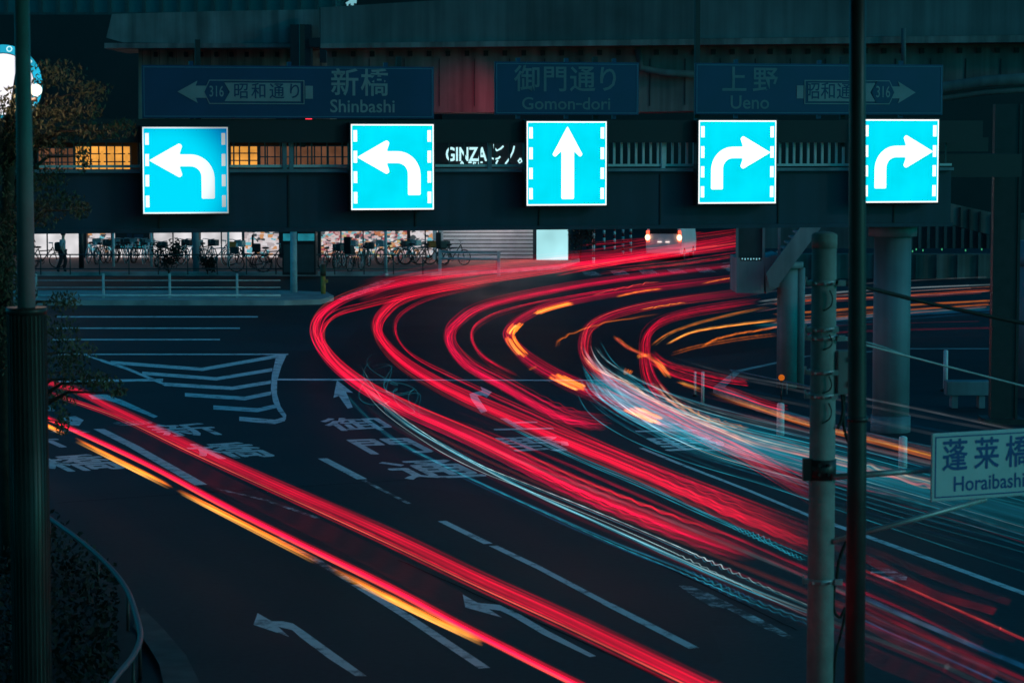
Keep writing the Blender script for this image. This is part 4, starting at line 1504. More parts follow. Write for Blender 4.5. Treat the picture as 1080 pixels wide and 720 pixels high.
# steel column and teal column on the right
cl = thing('steel_column', 'dark square steel column standing on the island at right', 'column', G(1056, 452, 0))
mb = MB()
p = G(1056, 452, 0)
zt = V(1056, 110, p.y).z
mb.box((p.x, p.y, zt / 2), (.50, .50, zt))
for sx in (-1, 1):
    mb.box((p.x + sx * .27, p.y - .2, zt / 2), (.06, .16, zt))
mb.build('shaft', M['dark_pole'], cl, True)
mb = MB()
mb.box((p.x, p.y, .2), (.9, .9, .12))
mb.build('base_plate', M['dark_pole'], cl, True)
tc_ = thing('teal_column', 'pale teal round column cut by the right edge of the picture', 'column', G(1086, 425, 0))
p = G(1086, 425, 0)
mb = MB()
mb.cyl((p.x, p.y, 0), 4.0, .38, 28)
mb.build('shaft', M['pier'], tc_, True)
mb = MB()
mb.cyl((p.x, p.y, 3.4), .3, .44, 28)
mb.build('collar', M['pier'], tc_, True)

# ================================================================== STREET FURNITURE
# median guard rail
gr = thing('guard_rail', 'pale three bar guard rail standing along the kerbed median at left', 'guard rail', G(110, 314, .2))
Y0 = G(110, 314, .2).y
for x in (-34, 38, 109, 179, 250):
    a = V(x, 300, Y0)
    mb = MB()
    mb.box((a.x, Y0, .68), (.09, .09, .98), bev=.015)
    mb.build('post', M['guard_paint'], gr, True)
xa, xb = V(-60, 300, Y0).x, V(296, 300, Y0).x
for z, r in ((.30, .045), (.62, .016), (.90, .016)):
    MB().tube([(xa, Y0 - .06, z), (xb, Y0 - .06, z)], r, 8).build('rail', M['guard_paint'], gr, True)
# pedestrian fence on the far pavement
pf = thing('pavement_fence', 'thin dark pedestrian fence along the far pavement in front of the bicycles', 'fence', G(200, 289.5, .18))
Yp = G(200, 289.5, .18).y
xa, xb = V(-60, 280, Yp).x, V(448, 280, Yp).x
for z in (.45, 1.12):
    MB().tube([(xa, Yp, z), (xb, Yp, z)], .03, 6).build('rail', M['fence_dark'], pf, True)
for x in range(-50, 449, 31):
    a = V(x, 280, Yp)
    MB().tube([(a.x, Yp, .18), (a.x, Yp, 1.14)], .03, 6).build('post', M['fence_dark'], pf, True)
# cyan barrier
cb = thing('barrier', 'pale cyan tubular barrier on the pavement corner in front of the roller shutter', 'barrier', G(495, 290, .18))
Yb = G(495, 290, .18).y
pa, pb = V(464, 280, Yb + .3), V(526, 280, Yb - .8)
for p in (pa, pb):
    MB().box((p.x, p.y, .18 + .58), (.14, .12, 1.16), bev=.02).build('post', M['guard_paint'], cb, True)
for z in (.95, 1.25):
    MB().tube([(pa.x, pa.y, z), (pb.x, pb.y, z)], .05, 8).build('rail', M['guard_paint'], cb, True)
# background posts
def slim_pole(name, label, cat, px, yb, yt, r, m, group=None, extra=None):
    p = G(px, yb, 0)
    t = thing(name, label, cat, p, group=group)
    zt = V(px, yt, p.y).z
    mb = MB()
    mb.cyl((0, 0, 0), zt, r, 16, r * .9)
    mb.build('shaft', M[m], t)
    mb = MB()
    mb.cyl((0, 0, 0), .12, r * 1.6, 16)
    mb.build('base', M[m], t)
    if extra:
        extra(t, zt)
    return t
slim_pole('street_pole', 'cyan lit steel pole on the median end in front of the dark kiosk', 'pole', 310, 313, 232, .15, 'guard_paint')
slim_pole('street_pole', 'dark pole between the shop windows behind the median, left of the kiosk', 'pole', 207, 290, 225, .16, 'pier')
slim_pole('street_pole', 'thin black pole beside the walking person', 'pole', 86, 287, 225, .13, 'black')
slim_pole('street_pole', 'slim teal pole rising from the pavement fence near the bicycle with a child seat', 'pole', 407, 291, 225, .075, 'guard_paint')
for x, lab in ((120, 'first slim teal window post from the left on the pavement'), (160, 'second slim teal post, right of the dark shop sign'), (241, 'slim teal post right of the orange basket bicycle')):
    slim_pole('street_pole', lab, 'pole', x, 285, 225, .06, 'guard_paint', 'slim posts on the far pavement')
# kiosk
ks = thing('kiosk', 'dark kiosk with two cyan lit header panels standing behind the median pole', 'kiosk', G(315, 290, .18))
Yk = G(315, 290, .18).y
mb = MB()
px_box(mb, Yk, 297.5, 236, 333, 290, 1.3)
mb.build('body', M['black'], ks, True)
for a, b in ((298.5, 306.5), (314, 331.5)):
    mb = MB()
    px_box(mb, Yk - .05, a, 246.5, b, 254, .06)
    mb.build('header_panel', M['lamp_header'], ks, True)
mb = MB()
px_box(mb, Yk - .03, 299, 258, 331, 287, .03)
mb.build('door', M['fence_dark'], ks, True)
# yellow bollard
p = G(341, 315, 0)
yb = thing('bollard', 'yellow bollard with a dark head at the end of the median', 'bollard', p)
mb = MB()
mb.cyl((0, 0, 0), .12, .17, 18)
mb.cyl((0, 0, .12), .82, .10, 18)
mb.box((.12, 0, .72), (.16, .12, .14), bev=.02)
mb.build('shaft', M['yellow'], yb)
mb = MB()
mb.cyl((0, 0, .94), .42, .12, 18)
mb.ball((0, 0, 1.36), .12, (1, 1, .5))
mb.build('head', mat('brown_cap', (.10, .06, .03), .6), yb)
# delineators
def delineator(label, px, yb, h, r, group, white=True):
    p = G(px, yb, .14 if white else 0)
    t = thing('delineator', label, 'delineator post', p, group=group)
    mb = MB()
    mb.cyl((0, 0, 0), .06, r * 2.2, 16)
    mb.build('base', M['black'], t)
    if white:
        mb = MB()
        mb.cyl((0, 0, .06), h, r, 16, r * .95)
        mb.ball((0, 0, h + .06), r * .95, (1, 1, .5))
        mb.build('post', M['white'], t)
    else:
        n = 7
        mb = MB()
        for i in range(n):
            mb.use(i % 2)
            mb.cyl((0, 0, .06 + h * i / n), h / n, r, 12)
        mb.build('post', [M['white'], M['red']], t)
    return t
delineator('white post nearest the small pier with its head by the red trail end', 823, 462, .66, .085, 'white posts along the inner kerb')
delineator('white post left of the bridge name sign', 952, 498, .60, .085, 'white posts along the inner kerb')
delineator('left one of the two thin pale posts by the inner bend', 733, 418, .55, .03, 'white posts along the inner kerb')
delineator('right one of the two thin pale posts by the inner bend', 741, 428, .75, .04, 'white posts along the inner kerb')
for x, yb_, h in ((626, 279, 2.3), (637, 264, 1.6), (648, 264, 1.5), (657, 269, 1.4), (665, 267, 1.4)):
    lab = {626: 'tallest pale striped post nearest the lit panel', 637: 'second striped post from the lit panel', 648: 'middle one of five red and white striped posts',
           657: 'fourth striped post, next to the one nearest the van', 665: 'striped post nearest the far van'}[x]
    delineator(lab, x, yb_, h, .075, 'red and white striped posts by the far street', False)
sp_ = delineator('slim grey post far right in front of the dark island bench', 997, 412, .95, .06, 'white posts along the inner kerb')
ob = thing('obstruction_lamp', 'small orange lamp at the foot of the small pier', 'lamp', G(824, 428, .14))
mb = MB()
mb.cyl((0, 0, 0), .62, .03, 10)
mb.build('stem', M['black'], ob)
mb = MB()
mb.ball((0, 0, .68), .075)
mb.build('lens', M['orange_refl'], ob)
# thin guard wire beside the delineators
gw = thing('guard_fence', 'faint thin teal railing between the small pier and the utility pole', 'fence', G(800, 424, .14))
mb = MB()
mb.tube([G(770, 402, .14) + Vector((0, 0, .3)), G(870, 424, .14) + Vector((0, 0, .3)), G(930, 438, .14) + Vector((0, 0, .3))], .02, 6)
mb.build('rail', M['pier'], gw, True)
for x, y in ((772, 403), (830, 415.5), (900, 431)):
    p = G(x, y, .14)
    MB().tube([p, p + Vector((0, 0, .32))], .02, 6).build('post', M['pier'], gw, True)
# bench box on the island
bx_ = thing('planter_bench', 'low pale box bench on two legs in the dark behind the island', 'bench', G(1020, 430, .14))
p = G(1020, 430, .14)
mb = MB()
mb.box((0, 0, .48), (1.05, .45, .34), bev=.03)
mb.build('seat', M['pier'], bx_)
for s in (-1, 1):
    MB().box((s * .32, 0, .16), (.14, .34, .30)).build('leg', M['pier'], bx_)
# traffic signals
def signal(label, p, face, lamp=None):
    t = thing('traffic_signal', label, 'traffic signal', p, face)
    mb = MB()
    mb.box((0, 0, 0), (1.15, .22, .38), bev=.08)
    mb.box((0, .2, .1), (.08, .4, .08))
    mb.build('housing', M['black'], t)
    for i, m in enumerate(('black', 'black', 'lens_red')):
        mb = MB()
        mb.cyl((0, 0, 0), .03, .14, 18)
        mb.v = [Vector((-.36 + .36 * i + v.x, -.12 - v.z, v.y)) for v in mb.v]
        mb.build('lens', M[m], t)
        mb = MB()
        for k in range(9):
            a, b = math.pi * k / 9, math.pi * (k + 1) / 9
            mb.poly([(-.36 + .36 * i + .16 * math.cos(a), -.11, .16 * math.sin(a)), (-.36 + .36 * i + .16 * math.cos(b), -.11, .16 * math.sin(b)),
                     (-.36 + .36 * i + .16 * math.cos(b), -.30, .16 * math.sin(b)), (-.36 + .36 * i + .16 * math.cos(a), -.30, .16 * math.sin(a))])
        mb.build('visor', M['black'], t)
    if lamp:
        ld = bpy.data.lights.new('signal_light', 'SPOT')
        ld.energy = lamp
        ld.color = (1, .03, .10)
        ld.spot_size = R(62)
        ld.spot_blend = 1.0
        ld.shadow_soft_size = .14
        lo = bpy.data.objects.new('signal_light', ld)
        COL.objects.link(lo)
        lo.parent = t
        lo.location = (.36, -.35, 0)
        lo.rotation_euler = (R(-84), 0, 0)
    return t
signal('small red traffic signal just below the Shinbashi sign', V(312, 129.5, 70), R(6))
signal('traffic signal facing away behind the Gomon-dori sign, reddening the girder', V(546, 103, 89.3), R(200), 190)

# street lamp post on the right (dark) and utility pole
YD = 24.5
lp = thing('lamp_post', 'tall dark brown lamp post in front of the right end sign', 'lamp post', (V(906, 300, YD).x, YD, 0))
mb = MB()
mb.tube([(0, 0, 0), (0, 0, 3.2), (-.03, 0, 6.2), (-.06, 0, 9.5)], [.103, .096, .084, .075], 24)
mb.build('shaft', M['dark_pole'], lp)
MB().cyl((0, 0, 0), .06, .24, 24).build('base_plate', M['dark_pole'], lp)
MB().cyl((0, 0, 3.62), .05, .104, 24).build('collar', M['dark_pole'], lp)
YU = 26.5
KU = YU / 31.0
up = thing('utility_pole', 'pale concrete utility pole carrying clamps, a cabinet and the name sign at right', 'utility pole', (V(869, 300, YU).x, YU, 0))
up.scale = (KU, KU, 1)
ztop = V(869, 246, YU).z
mb = MB()
mb.tube([(0, 0, 0), (0, 0, ztop - .12)], [.175, .155], 32)
mb.build('shaft', M['concrete_pole'], up)
mb = MB()
mb.cyl((0, 0, ztop - .16), .14, .162, 32)
mb.ball((0, 0, ztop - .02), .16, (1, 1, .25), 24, 8)
mb.build('cap', M['concrete_pole'], up)
zu = lambda y: V(869, y, YU).z
for y, big in ((298, 1), (347, 0), (356, 1), (392, 0), (417, 0), (503, 2), (612, 1)):
    z = zu(y)
    mb = MB()
    mb.cyl((0, 0, z - .02), .05 if big < 2 else .22, .178, 28)
    if big < 2:
        mb.box((.21 * (1 if big else .6), -.1, z), (.10, .06, .06))
        mb.box((-.19, -.06, z), (.09, .05, .05))
        mb.box((-.23, -.06, z + .02), (.02, .05, .09))
        for k in range(3):
            mb.tube([(-.12 + .11 * k, -.20, z), (-.12 + .11 * k, -.16, z)], .016, 8)
    else:
        mb.box((-.19, -.04, z + .09), (.12, .12, .24))
        for k in range(2):
            for j in range(2):
                mb.tube([(-.06 + .12 * k, -.22, z + .05 + j * .1), (-.06 + .12 * k, -.17, z + .05 + j * .1)], .018, 8)
    mb.build('clamp', M['steel'] if big < 2 else M['dark_pole'], up)
for k, (y, s) in enumerate(((310, 1), (400, .8), (428, 1), (356, .7))):
    z = zu(y)
    MB().tube(catmull([Vector(q) for q in ((.05, -.185, z + .05), (.085, -.19, z - .03), (.07, -.19, z - .11 * s), (.02, -.19, z - .15 * s), (-.03, -.185, z - .17 * s))], 16), .008, 6).build('wire_tail', M['rubber'], up)
cbx = MB()
z0, z1 = zu(415), zu(369)
cbx.box((.245, -.02, (z0 + z1) / 2), (.15, .22, z1 - z0), bev=.012)
cbx = cbx.build('cabinet', M['stair'], up)
mb = MB()
mb.box((.31, -.135, zu(378)), (.03, .02, .06))
mb.box((.31, -.135, zu(404)), (.03, .02, .06))
mb.build('hinge', M['black'], cbx)
zz = zu
for r_, pts in ((.022, [(.24, -.02, 415), (.25, -.04, 432), (.22, -.06, 445), (.18, -.1, 450)]),
                (.022, [(.27, -.02, 415), (.26, -.03, 440), (.28, -.05, 455), (.34, -.04, 468)]),
                (.022, [(.19, -.05, 612), (.22, -.06, 590), (.30, -.05, 572), (.36, 0, 566)]),
                (.018, [(.17, -.05, 614), (.16, -.06, 640), (.24, -.05, 650), (.31, -.03, 640), (.28, -.02, 660), (.19, -.05, 690), (.17, -.04, 725)])):
    mb = MB()
    mb.tube(catmull([Vector((a, b, zz(y))) for a, b, y in pts], 24), r_, 8)
    mb.build('cable_loop', M['rubber'], up)
# overhead cables
def cable(label, pts, Y, r, m):
    mb = MB()
    P = [V(x, y, Y + k * .35) for k, (x, y) in enumerate(pts)]
    mb.tube(catmull(P, 30), r, 8)
    return tag(mb.build('cable', M[m]), label, 'cable', 'cables from the utility pole')
cable('thick black cable running right from the upper pole clamp', [(882, 297), (925, 306), (990, 322), (1095, 344)], YU - .1, .024, 'rubber')
cable('thin pale twisted cable running right from the second pole clamp', [(884, 356), (925, 367), (990, 384), (1095, 411)], YU - .1, .012, 'steel')
cable('thin pale strand spliced above the twisted cable', [(884, 354), (922, 363), (945, 371), (960, 376.5)], YU - .13, .009, 'steel')

# bridge name sign on its two arms
yaw = R(24)
sl = V(982, 493, YU - .1)
nm = thing('name_sign', 'white bridge name board reading Horaibashi in blue at the right edge', 'road sign', sl, yaw)
nm.scale = (KU, KU, KU)
W, H = 1.62, .87
mb = MB()
mb.box((W / 2, 0, 0), (W, .035, H), bev=.015)
mb.build('board', M['name_face'], nm)
mb = MB()
e, i = .016, .045
for a, b, c, d in ((i, -H / 2 + i, W - i, -H / 2 + i + e), (i, H / 2 - i - e, W - i, H / 2 - i), (i, -H / 2 + i + e, i + e, H / 2 - i - e), (W - i - e, -H / 2 + i + e, W - i, H / 2 - i - e)):
    mb.box(((a + c) / 2, -.019, (b + d) / 2), (c - a, .006, d - b))
mb.build('border', M['name_blue'], nm)
mb = MB()
for k, ch in enumerate('蓬莱橋'):
    mb.text_thick(ch, TX(.345 + k * .48, .115, .40, .43, -.0205), .016)
mb.text('Horaibashi', 1, TX(W / 2 + .06, -.235, .255, .27, -.0205), .014)
mb.build('lettering', M['name_blue'], nm)
# its arms
ar0 = Vector((V(869, 500, YU).x, YU, 0))
mb = MB()
a = V(878, 503, YU - .15)
b = V(992, 494, YU + .12)
mb.tube([a, b], .035, 12)
a2 = V(878, 571, YU - .1)
b2 = V(1040, 526, YU + .25)
mb.tube([a2, b2], .030, 12)
mb.build('arm', M['steel'], up, True)

# left lamp post with a thick lower casing
YL = 25.0
lp2 = thing('lamp_post', 'grey lamp post with a thick dark base casing at the left edge', 'lamp post', (V(28, 330, YL).x, YL, 0))
zl = V(28, 326, YL).z
mb = MB()
mb.tube([(0, 0, zl - .1), (.005, 0, zl + 1.6), (.0, 0, 9.5)], [.092, .082, .070], 24)
mb.build('shaft', mat('grey_mauve_pole', (.40, .24, .27), .5, .1, 5), lp2)
mb = MB()
mb.cyl((0, 0, 0), zl, .195, 28)
mb.cyl((0, 0, zl - .05), .07, .205, 28)
for k in range(28):
    t = 2 * math.pi * k / 28
    mb.box((.195 * math.cos(t), .195 * math.sin(t), zl / 2), (.012, .012, zl - .12), t)
mb.build('base_casing', M['dark_pole'], lp2)

# ================================================================== VEHICLE far behind
p = G(700, 274, 0)
vn = thing('van', 'white van with glowing brake lamps driving away at the far end of the street', 'van', p, R(-14))
mb = MB()
prof = [(-.98, 0, .32), (.98, 0, .32), (1.0, 0, 1.0), (.98, 0, 1.25), (.86, 0, 2.15), (.74, 0, 2.28), (-.74, 0, 2.28), (-.86, 0, 2.15), (-.98, 0, 1.25), (-1.0, 0, 1.0)]
mb.prism(prof, (0, 4.6, 0))
mb.build('body', M['van_paint'], vn)
mb = MB()
mb.prism([(-.80, -.02, 1.42), (.80, -.02, 1.42), (.72, -.02, 2.05), (-.72, -.02, 2.05)], (0, .015, 0))
mb.build('rear_window', M['van_glass'], vn)
mb = MB()
mb.box((0, -.06, .50), (1.9, .16, .30), bev=.05)
mb.build('bumper', M['van_paint'], vn)
for s in (-1, 1):
    mb = MB()
    mb.box((s * .88, -.04, 1.28), (.17, .10, .62), bev=.04)
    tl_ = mb.build('tail_lamp', M['brake'], vn)
    mb = MB()
    mb.ball((s * .88, -.10, 1.22), .14, (1, .5, 1.2))
    mb.build('bulb', M['brake_core'], tl_)
mb = MB()
mb.box((0, -.05, .82), (.5, .03, .22), bev=.01)
pl_ = mb.build('number_plate', M['white'], vn)
mb = MB()
for s in (-1, 1):
    mb.box((s * .22, -.09, .98), (.22, .04, .06))
mb.build('plate_lamp', M['plate_light'], pl_)
for s in (-1, 1):
    for yy in (.9, 3.7):
        mb = MB()
        mb.tube([(s * .80, yy, .32), (s * .99, yy, .32)], .32, 20)
        w_ = mb.build('wheel', M['rubber'], vn)
        MB().tube([(s * .985, yy, .32), (s * 1.0, yy, .32)], .18, 16).build('rim', M['steel'], w_)

# ================================================================== BICYCLES
def make_bike(frame_m, basket=None, seat_box=False, name='bicycle', label=''):
    t = thing(name, label, 'bicycle', (0, 0, 0), 0, 'bicycles parked along the far pavement')
    rw_, fw_ = Vector((-.52, 0, .33)), Vector((.55, 0, .33))
    for c in (rw_, fw_):
        mb = MB()
        mb.torus(c, .31, .022, (1, 0, 0), (0, 0, 1), 22, 5)
        wh = mb.build('wheel', M['rubber'], t)
        mb = MB()
        for k in range(10):
            a = 2 * math.pi * k / 10
            mb.tube([c, c + Vector((math.cos(a) * .29, 0, math.sin(a) * .29))], .006, 4, caps=False)
        mb.cyl(c + Vector((0, 0, -.02)), .04, .03, 8)
        mb.build('spokes', M['steel'], wh)
    bb, seat, head, hb = Vector((-.06, 0, .28)), Vector((-.20, 0, .80)), Vector((.38, 0, .86)), Vector((.36, 0, 1.0))
    mb = MB()
    for a, b in ((bb, seat), (bb, head), (seat + Vector((.02, 0, -.1)), head + Vector((-.01, 0, -.12))), (rw_, bb), (rw_, seat), (head, fw_)):
        mb.tube([a, b], .022, 7)
    mb.torus(bb, .09, .012, (1, 0, 0), (0, 0, 1), 12, 4)
    mb.build('frame', frame_m, t)
    mb = MB()
    mb.tube([head, hb, hb + Vector((0, 0, .02))], .016, 6)
    mb.tube([hb + Vector((-.14, -.28, .04)), hb + Vector((.02, -.2, .03)), hb, hb + Vector((.02, .2, .03)), hb + Vector((-.14, .28, .04))], .015, 6)
    mb.build('handlebar', M['steel'], t)
    mb = MB()
    mb.ball(seat + Vector((-.02, 0, .06)), .14, (1.1, .7, .32), 10, 6)
    mb.build('saddle', M['rubber'], t)
    mb = MB()
    mb.tube([seat + Vector((-.05, 0, -.05)), rw_ + Vector((-.1, 0, .36)), rw_ + Vector((-.12, 0, 0))], .012, 5)
    mb.torus(rw_ + Vector((0, 0, 0)), .36, .012, (1, 0, 0), (0, 0, 1), 16, 4)
    mb.build('mudguard', frame_m, t)
    if basket:
        mb = MB()
        c = Vector((.62, 0, .86))
        mb.box(c + Vector((0, 0, -.12)), (.30, .36, .02))
        for s in (-1, 1):
            mb.box(c + Vector((s * .15, 0, 0)), (.02, .36, .25))
            mb.box(c + Vector((0, s * .18, 0)), (.30, .02, .25))
        mb.build('basket', basket, t)
    if seat_box:
        mb = MB()
        c = Vector((-.58, 0, .92))
        mb.box(c + Vector((0, 0, -.05)), (.34, .34, .34), bev=.06)
        mb.box(c + Vector((-.15, 0, .22)), (.08, .30, .5), bev=.03)
        mb.build('child_seat', M['black'], t)
    return t
bk1 = make_bike(M['black'], M['fence_dark'])
bk2 = make_bike(M['van_paint'], M['steel'])
bk3 = make_bike(mat('teal_bike', (.08, .25, .28), .4), mat('orange_basket', (.55, .16, .03), .6))
bk4 = make_bike(M['black'], None, True)
def Bp(px, yb):
    p = G(px, yb, .18)
    return (p.x, p.y, .18)
BIKES = (
    (bk1, 46, 283, 10, 'black bicycle nearest the tree, left of the walking person'),
    (bk2, 98, 277, 80, 'silver bicycle first in the row left of the dark shop sign'),
    (bk1, 108, 278, 75, 'black bicycle second in the row left of the dark shop sign'),
    (bk2, 116, 277, 70, 'silver bicycle third in the row left of the dark shop sign'),
    (bk1, 127, 277, 75, 'black bicycle under the left end of the dark shop sign'),
    (bk2, 137, 277, 82, 'silver bicycle under the middle of the dark shop sign'),
    (bk1, 147, 277, 72, 'black bicycle under the right end of the dark shop sign'),
    (bk2, 155, 278, 85, 'silver bicycle between the dark shop sign and the bush'),
    (bk1, 190, 278, 70, 'black bicycle between the bush and the dark pole'),
    (bk2, 199, 278, 60, 'silver bicycle leaning next to the dark pole'),
    (bk3, 229, 280, 8, 'bicycle with an orange front basket in front of a pale window'),
    (bk1, 217, 278, 65, 'black bicycle just right of the dark pole'),
    (bk1, 264, 287, 178, 'large black bicycle with both wheels in profile beside the guard rail post'),
    (bk4, 286, 284, 5, 'black bicycle carrying a dark box left of the kiosk'),
    (bk1, 348, 284, 60, 'black bicycle right behind the yellow bollard'),
    (bk1, 358, 283, 75, 'black bicycle between the yellow bollard and the child seat bicycle'),
    (bk4, 375, 286, 68, 'bicycle with a tall black child seat seen from behind'),
    (bk2, 394, 279, 60, 'silver bicycle in front of the colourful goods, left of the slim teal pole'),
    (bk1, 415, 279, 30, 'black bicycle just right of the slim teal pole'),
    (bk2, 428, 278, 50, 'silver bicycle in front of the white goods'),
    (bk3, 440, 279, 15, 'teal bicycle with an orange basket near the shop corner'),
    (bk1, 455, 279, 25, 'black bicycle at the shop corner left of the cyan barrier'),
    (bk1, 168, 281, 85, 'black bicycle standing directly behind the round bush'),
    (bk2, 245, 279, 65, 'silver bicycle right of the orange basket bicycle'),
    (bk1, 386, 282, 80, 'black bicycle right of the tall child seat'),
    (bk2, 366, 279, 70, 'silver bicycle half hidden behind the child seat bicycle'),
    (bk4, 478, 280, 35, 'black bicycle with a seat box in front of the roller shutter'),
)
used = set()
for proto, px, yb_, a, lab in BIKES:
    if id(proto) not in used:
        used.add(id(proto))
        proto.location = Bp(px, yb_)
        proto.rotation_euler = (0, 0, R(a))
        proto.scale = (1.22, 1.22, 1.22)
        proto['label'] = lab
    else:
        dup(proto, Bp(px, yb_), R(a), lab)

# ================================================================== PERSON walking on the far pavement
def skin_body(name, joints, bones, radii, m, parent, sub=2):
    me = bpy.data.meshes.new(name)
    me.from_pydata(joints, bones, [])
    o = bpy.data.objects.new(name, me)
    COL.objects.link(o)
    md = o.modifiers.new('skin', 'SKIN')
    md.use_smooth_shade = True
    sv = me.skin_vertices[0].data if me.skin_vertices else None
    if sv is None:
        bpy.context.view_layer.objects.active = o
        o.select_set(True)
        bpy.ops.object.mode_set(mode='EDIT')
        bpy.ops.object.mode_set(mode='OBJECT')
        sv = me.skin_vertices[0].data if me.skin_vertices else None
    if sv is not None:
        for i, r in enumerate(radii):
            sv[i].radius = r if isinstance(r, tuple) else (r, r)
            sv[i].use_root = (i == 0)
    o.modifiers.new('sub', 'SUBSURF').render_levels = sub
    me.materials.append(m)
    o.parent = parent
    return o
pp = G(66, 287, .18)
pe = thing('person', 'person in dark trousers and pale shirt walking along the far pavement, dark bag behind', 'person', (pp.x, pp.y, .18), R(-10))
pe.scale = (1.1, 1.1, 1.1)
J = [(0, 0, .94), (.01, 0, 1.12), (.03, 0, 1.34), (.04, 0, 1.46), (.06, 0, 1.58), (.07, 0, 1.68),                # pelvis, waist, chest, neck, head
     (.04, .17, 1.38), (.0, .23, 1.12), (.08, .25, .88), (.12, .25, .78),                                          # far arm, hand
     (.04, -.17, 1.38), (.02, -.23, 1.12), (.14, -.24, .90), (.19, -.24, .81),                                     # near arm, hand
     (.0, .09, .88), (.12, .09, .50), (.02, .09, .10), (.16, .09, .04),                                            # far leg
     (.0, -.09, .88), (-.04, -.09, .48), (-.22, -.09, .12), (-.10, -.09, .03)]                                     # near leg
E_ = [(0, 1), (1, 2), (2, 3), (3, 4), (4, 5), (2, 6), (6, 7), (7, 8), (8, 9), (2, 10), (10, 11), (11, 12), (12, 13),
      (0, 14), (14, 15), (15, 16), (16, 17), (0, 18), (18, 19), (19, 20), (20, 21)]
RR = [(.13, .15), (.11, .13), (.12, .17), .055, (.085, .075), (.08, .07), .055, .042, .032, .026, .055, .042, .032, .026,
      .088, .062, .042, .036, .088, .062, .042, .036]
def over(idx_r, name, m):
    """clothing: the same skeleton, a little fuller"""
    keep = sorted(idx_r)
    mp = {k: i for i, k in enumerate(keep)}
    ed = [(mp[a], mp[b]) for a, b in E_ if a in mp and b in mp]
    return skin_body(name, [J[k] for k in keep], ed, [tuple(x + idx_r[k] for x in RR[k]) if isinstance(RR[k], tuple) else RR[k] + idx_r[k] for k in keep], m, pe)
skin_body('body', J, E_, RR, M['skin'], pe)
over({0: .012, 1: .02, 2: .02, 6: .02, 7: .022, 10: .02, 11: .022}, 'shirt', M['shirt'])
over({0: .022, 14: .022, 15: .026, 16: .03, 18: .022, 19: .026, 20: .03}, 'trousers', M['trousers'])
over({16: .018, 17: .022}, 'shoe', M['black'])
over({20: .018, 21: .022}, 'shoe', M['black'])
MB().ball((.05, 0, 1.69), .115, (1, .88, 1), 16, 10).build('hair', M['hair'], pe)
mb = MB()
mb.box((0, 0, 0), (.26, .34, .46), bev=.09)
mb.v = [v + Vector((pp.x - .22, pp.y - .05, .18 + 1.22)) for v in mb.v]
tag(mb.build('backpack', M['black']), 'bulky black backpack worn by the walking person', 'backpack')

# ================================================================== PLANTS
def leaf_cloud(mb, centre, rad, n, ln, wd, rnd, droop=.5):
    for _ in range(n):
        d = Vector((rnd.gauss(0, 1), rnd.gauss(0, 1), rnd.gauss(0, 1)))
        d = d.normalized() * (rnd.random() ** .45)
        c = Vector(centre) + Vector((d.x * rad[0], d.y * rad[1], d.z * rad[2]))
        a = Vector((rnd.uniform(-1, 1), rnd.uniform(-1, 1), rnd.uniform(-1, .4) - droop)).normalized()
        b = a.cross(Vector((rnd.uniform(-1, 1), rnd.uniform(-1, 1), rnd.uniform(-1, 1)))).normalized()
        l, w_ = ln * rnd.uniform(.6, 1.3), wd * rnd.uniform(.7, 1.2)
        k = len(mb.v)
        mb.v += [c - a * l / 2, c + b * w_ / 2, c + a * l / 2, c - b * w_ / 2]
        mb.face([k, k + 1, k + 2, k + 3])
rnd = random.Random(11)
YT = 36.0
tp = V(14, 560, YT)
tr = thing('street_tree', 'street tree with drooping brownish leaves behind the left lamp post', 'tree', (tp.x, YT, 0))
CL = [(60, 78, 34, 16), (95, 96, 26, 12), (80, 118, 34, 14), (50, 120, 36, 22), (40, 150, 34, 22), (72, 142, 40, 9), (112, 138, 34, 10), (130, 131, 14, 6),
      (14, 112, 28, 22), (10, 145, 34, 32), (16, 200, 36, 40), (50, 190, 26, 20), (66, 212, 26, 12), (84, 222, 12, 10), (40, 226, 30, 18), (88, 165, 8, 20),
      (6, 260, 30, 40), (18, 300, 22, 30), (66, 318, 20, 12), (60, 350, 26, 20), (78, 372, 26, 16), (66, 392, 30, 18), (92, 400, 26, 12), (112, 404, 20, 8), (60, 420, 22, 18),
      (66, 446, 8, 14), (30, 375, 24, 36), (0, 340, 24, 56), (-20, 140, 40, 50), (-20, 240, 40, 80), (125, 414, 9, 5)]
crown = MB()
limb = MB()
base = V(10, 420, YT)
limb.tube([(tp.x, YT, 0), (tp.x - .05, YT, 2.0), (tp.x - .1, YT + .1, 4.4), (tp.x + .05, YT, 6.4), (tp.x + .2, YT, 7.6)], [.20, .16, .13, .08, .03], 12)
for x, y, rx, ry in CL:
    c = V(x, y, YT + rnd.uniform(-.8, .8))
    s = YT / 2600
    leaf_cloud(crown, c, (rx * s, .45, ry * s), int(90 + rx * ry * .42), .085, .03, rnd)
    z0 = max(2.0, min(6.4, c.z - .5))
    st_ = Vector((tp.x - .05, YT, z0))
    mid = st_.lerp(c, .55) + Vector((0, 0, .22))
    limb.tube([st_, mid, c], [.045, .022, .006], 6)
limb.build('trunk', M['bark'], tr, True)
crown.build('crown', M['leaf'], tr, True)

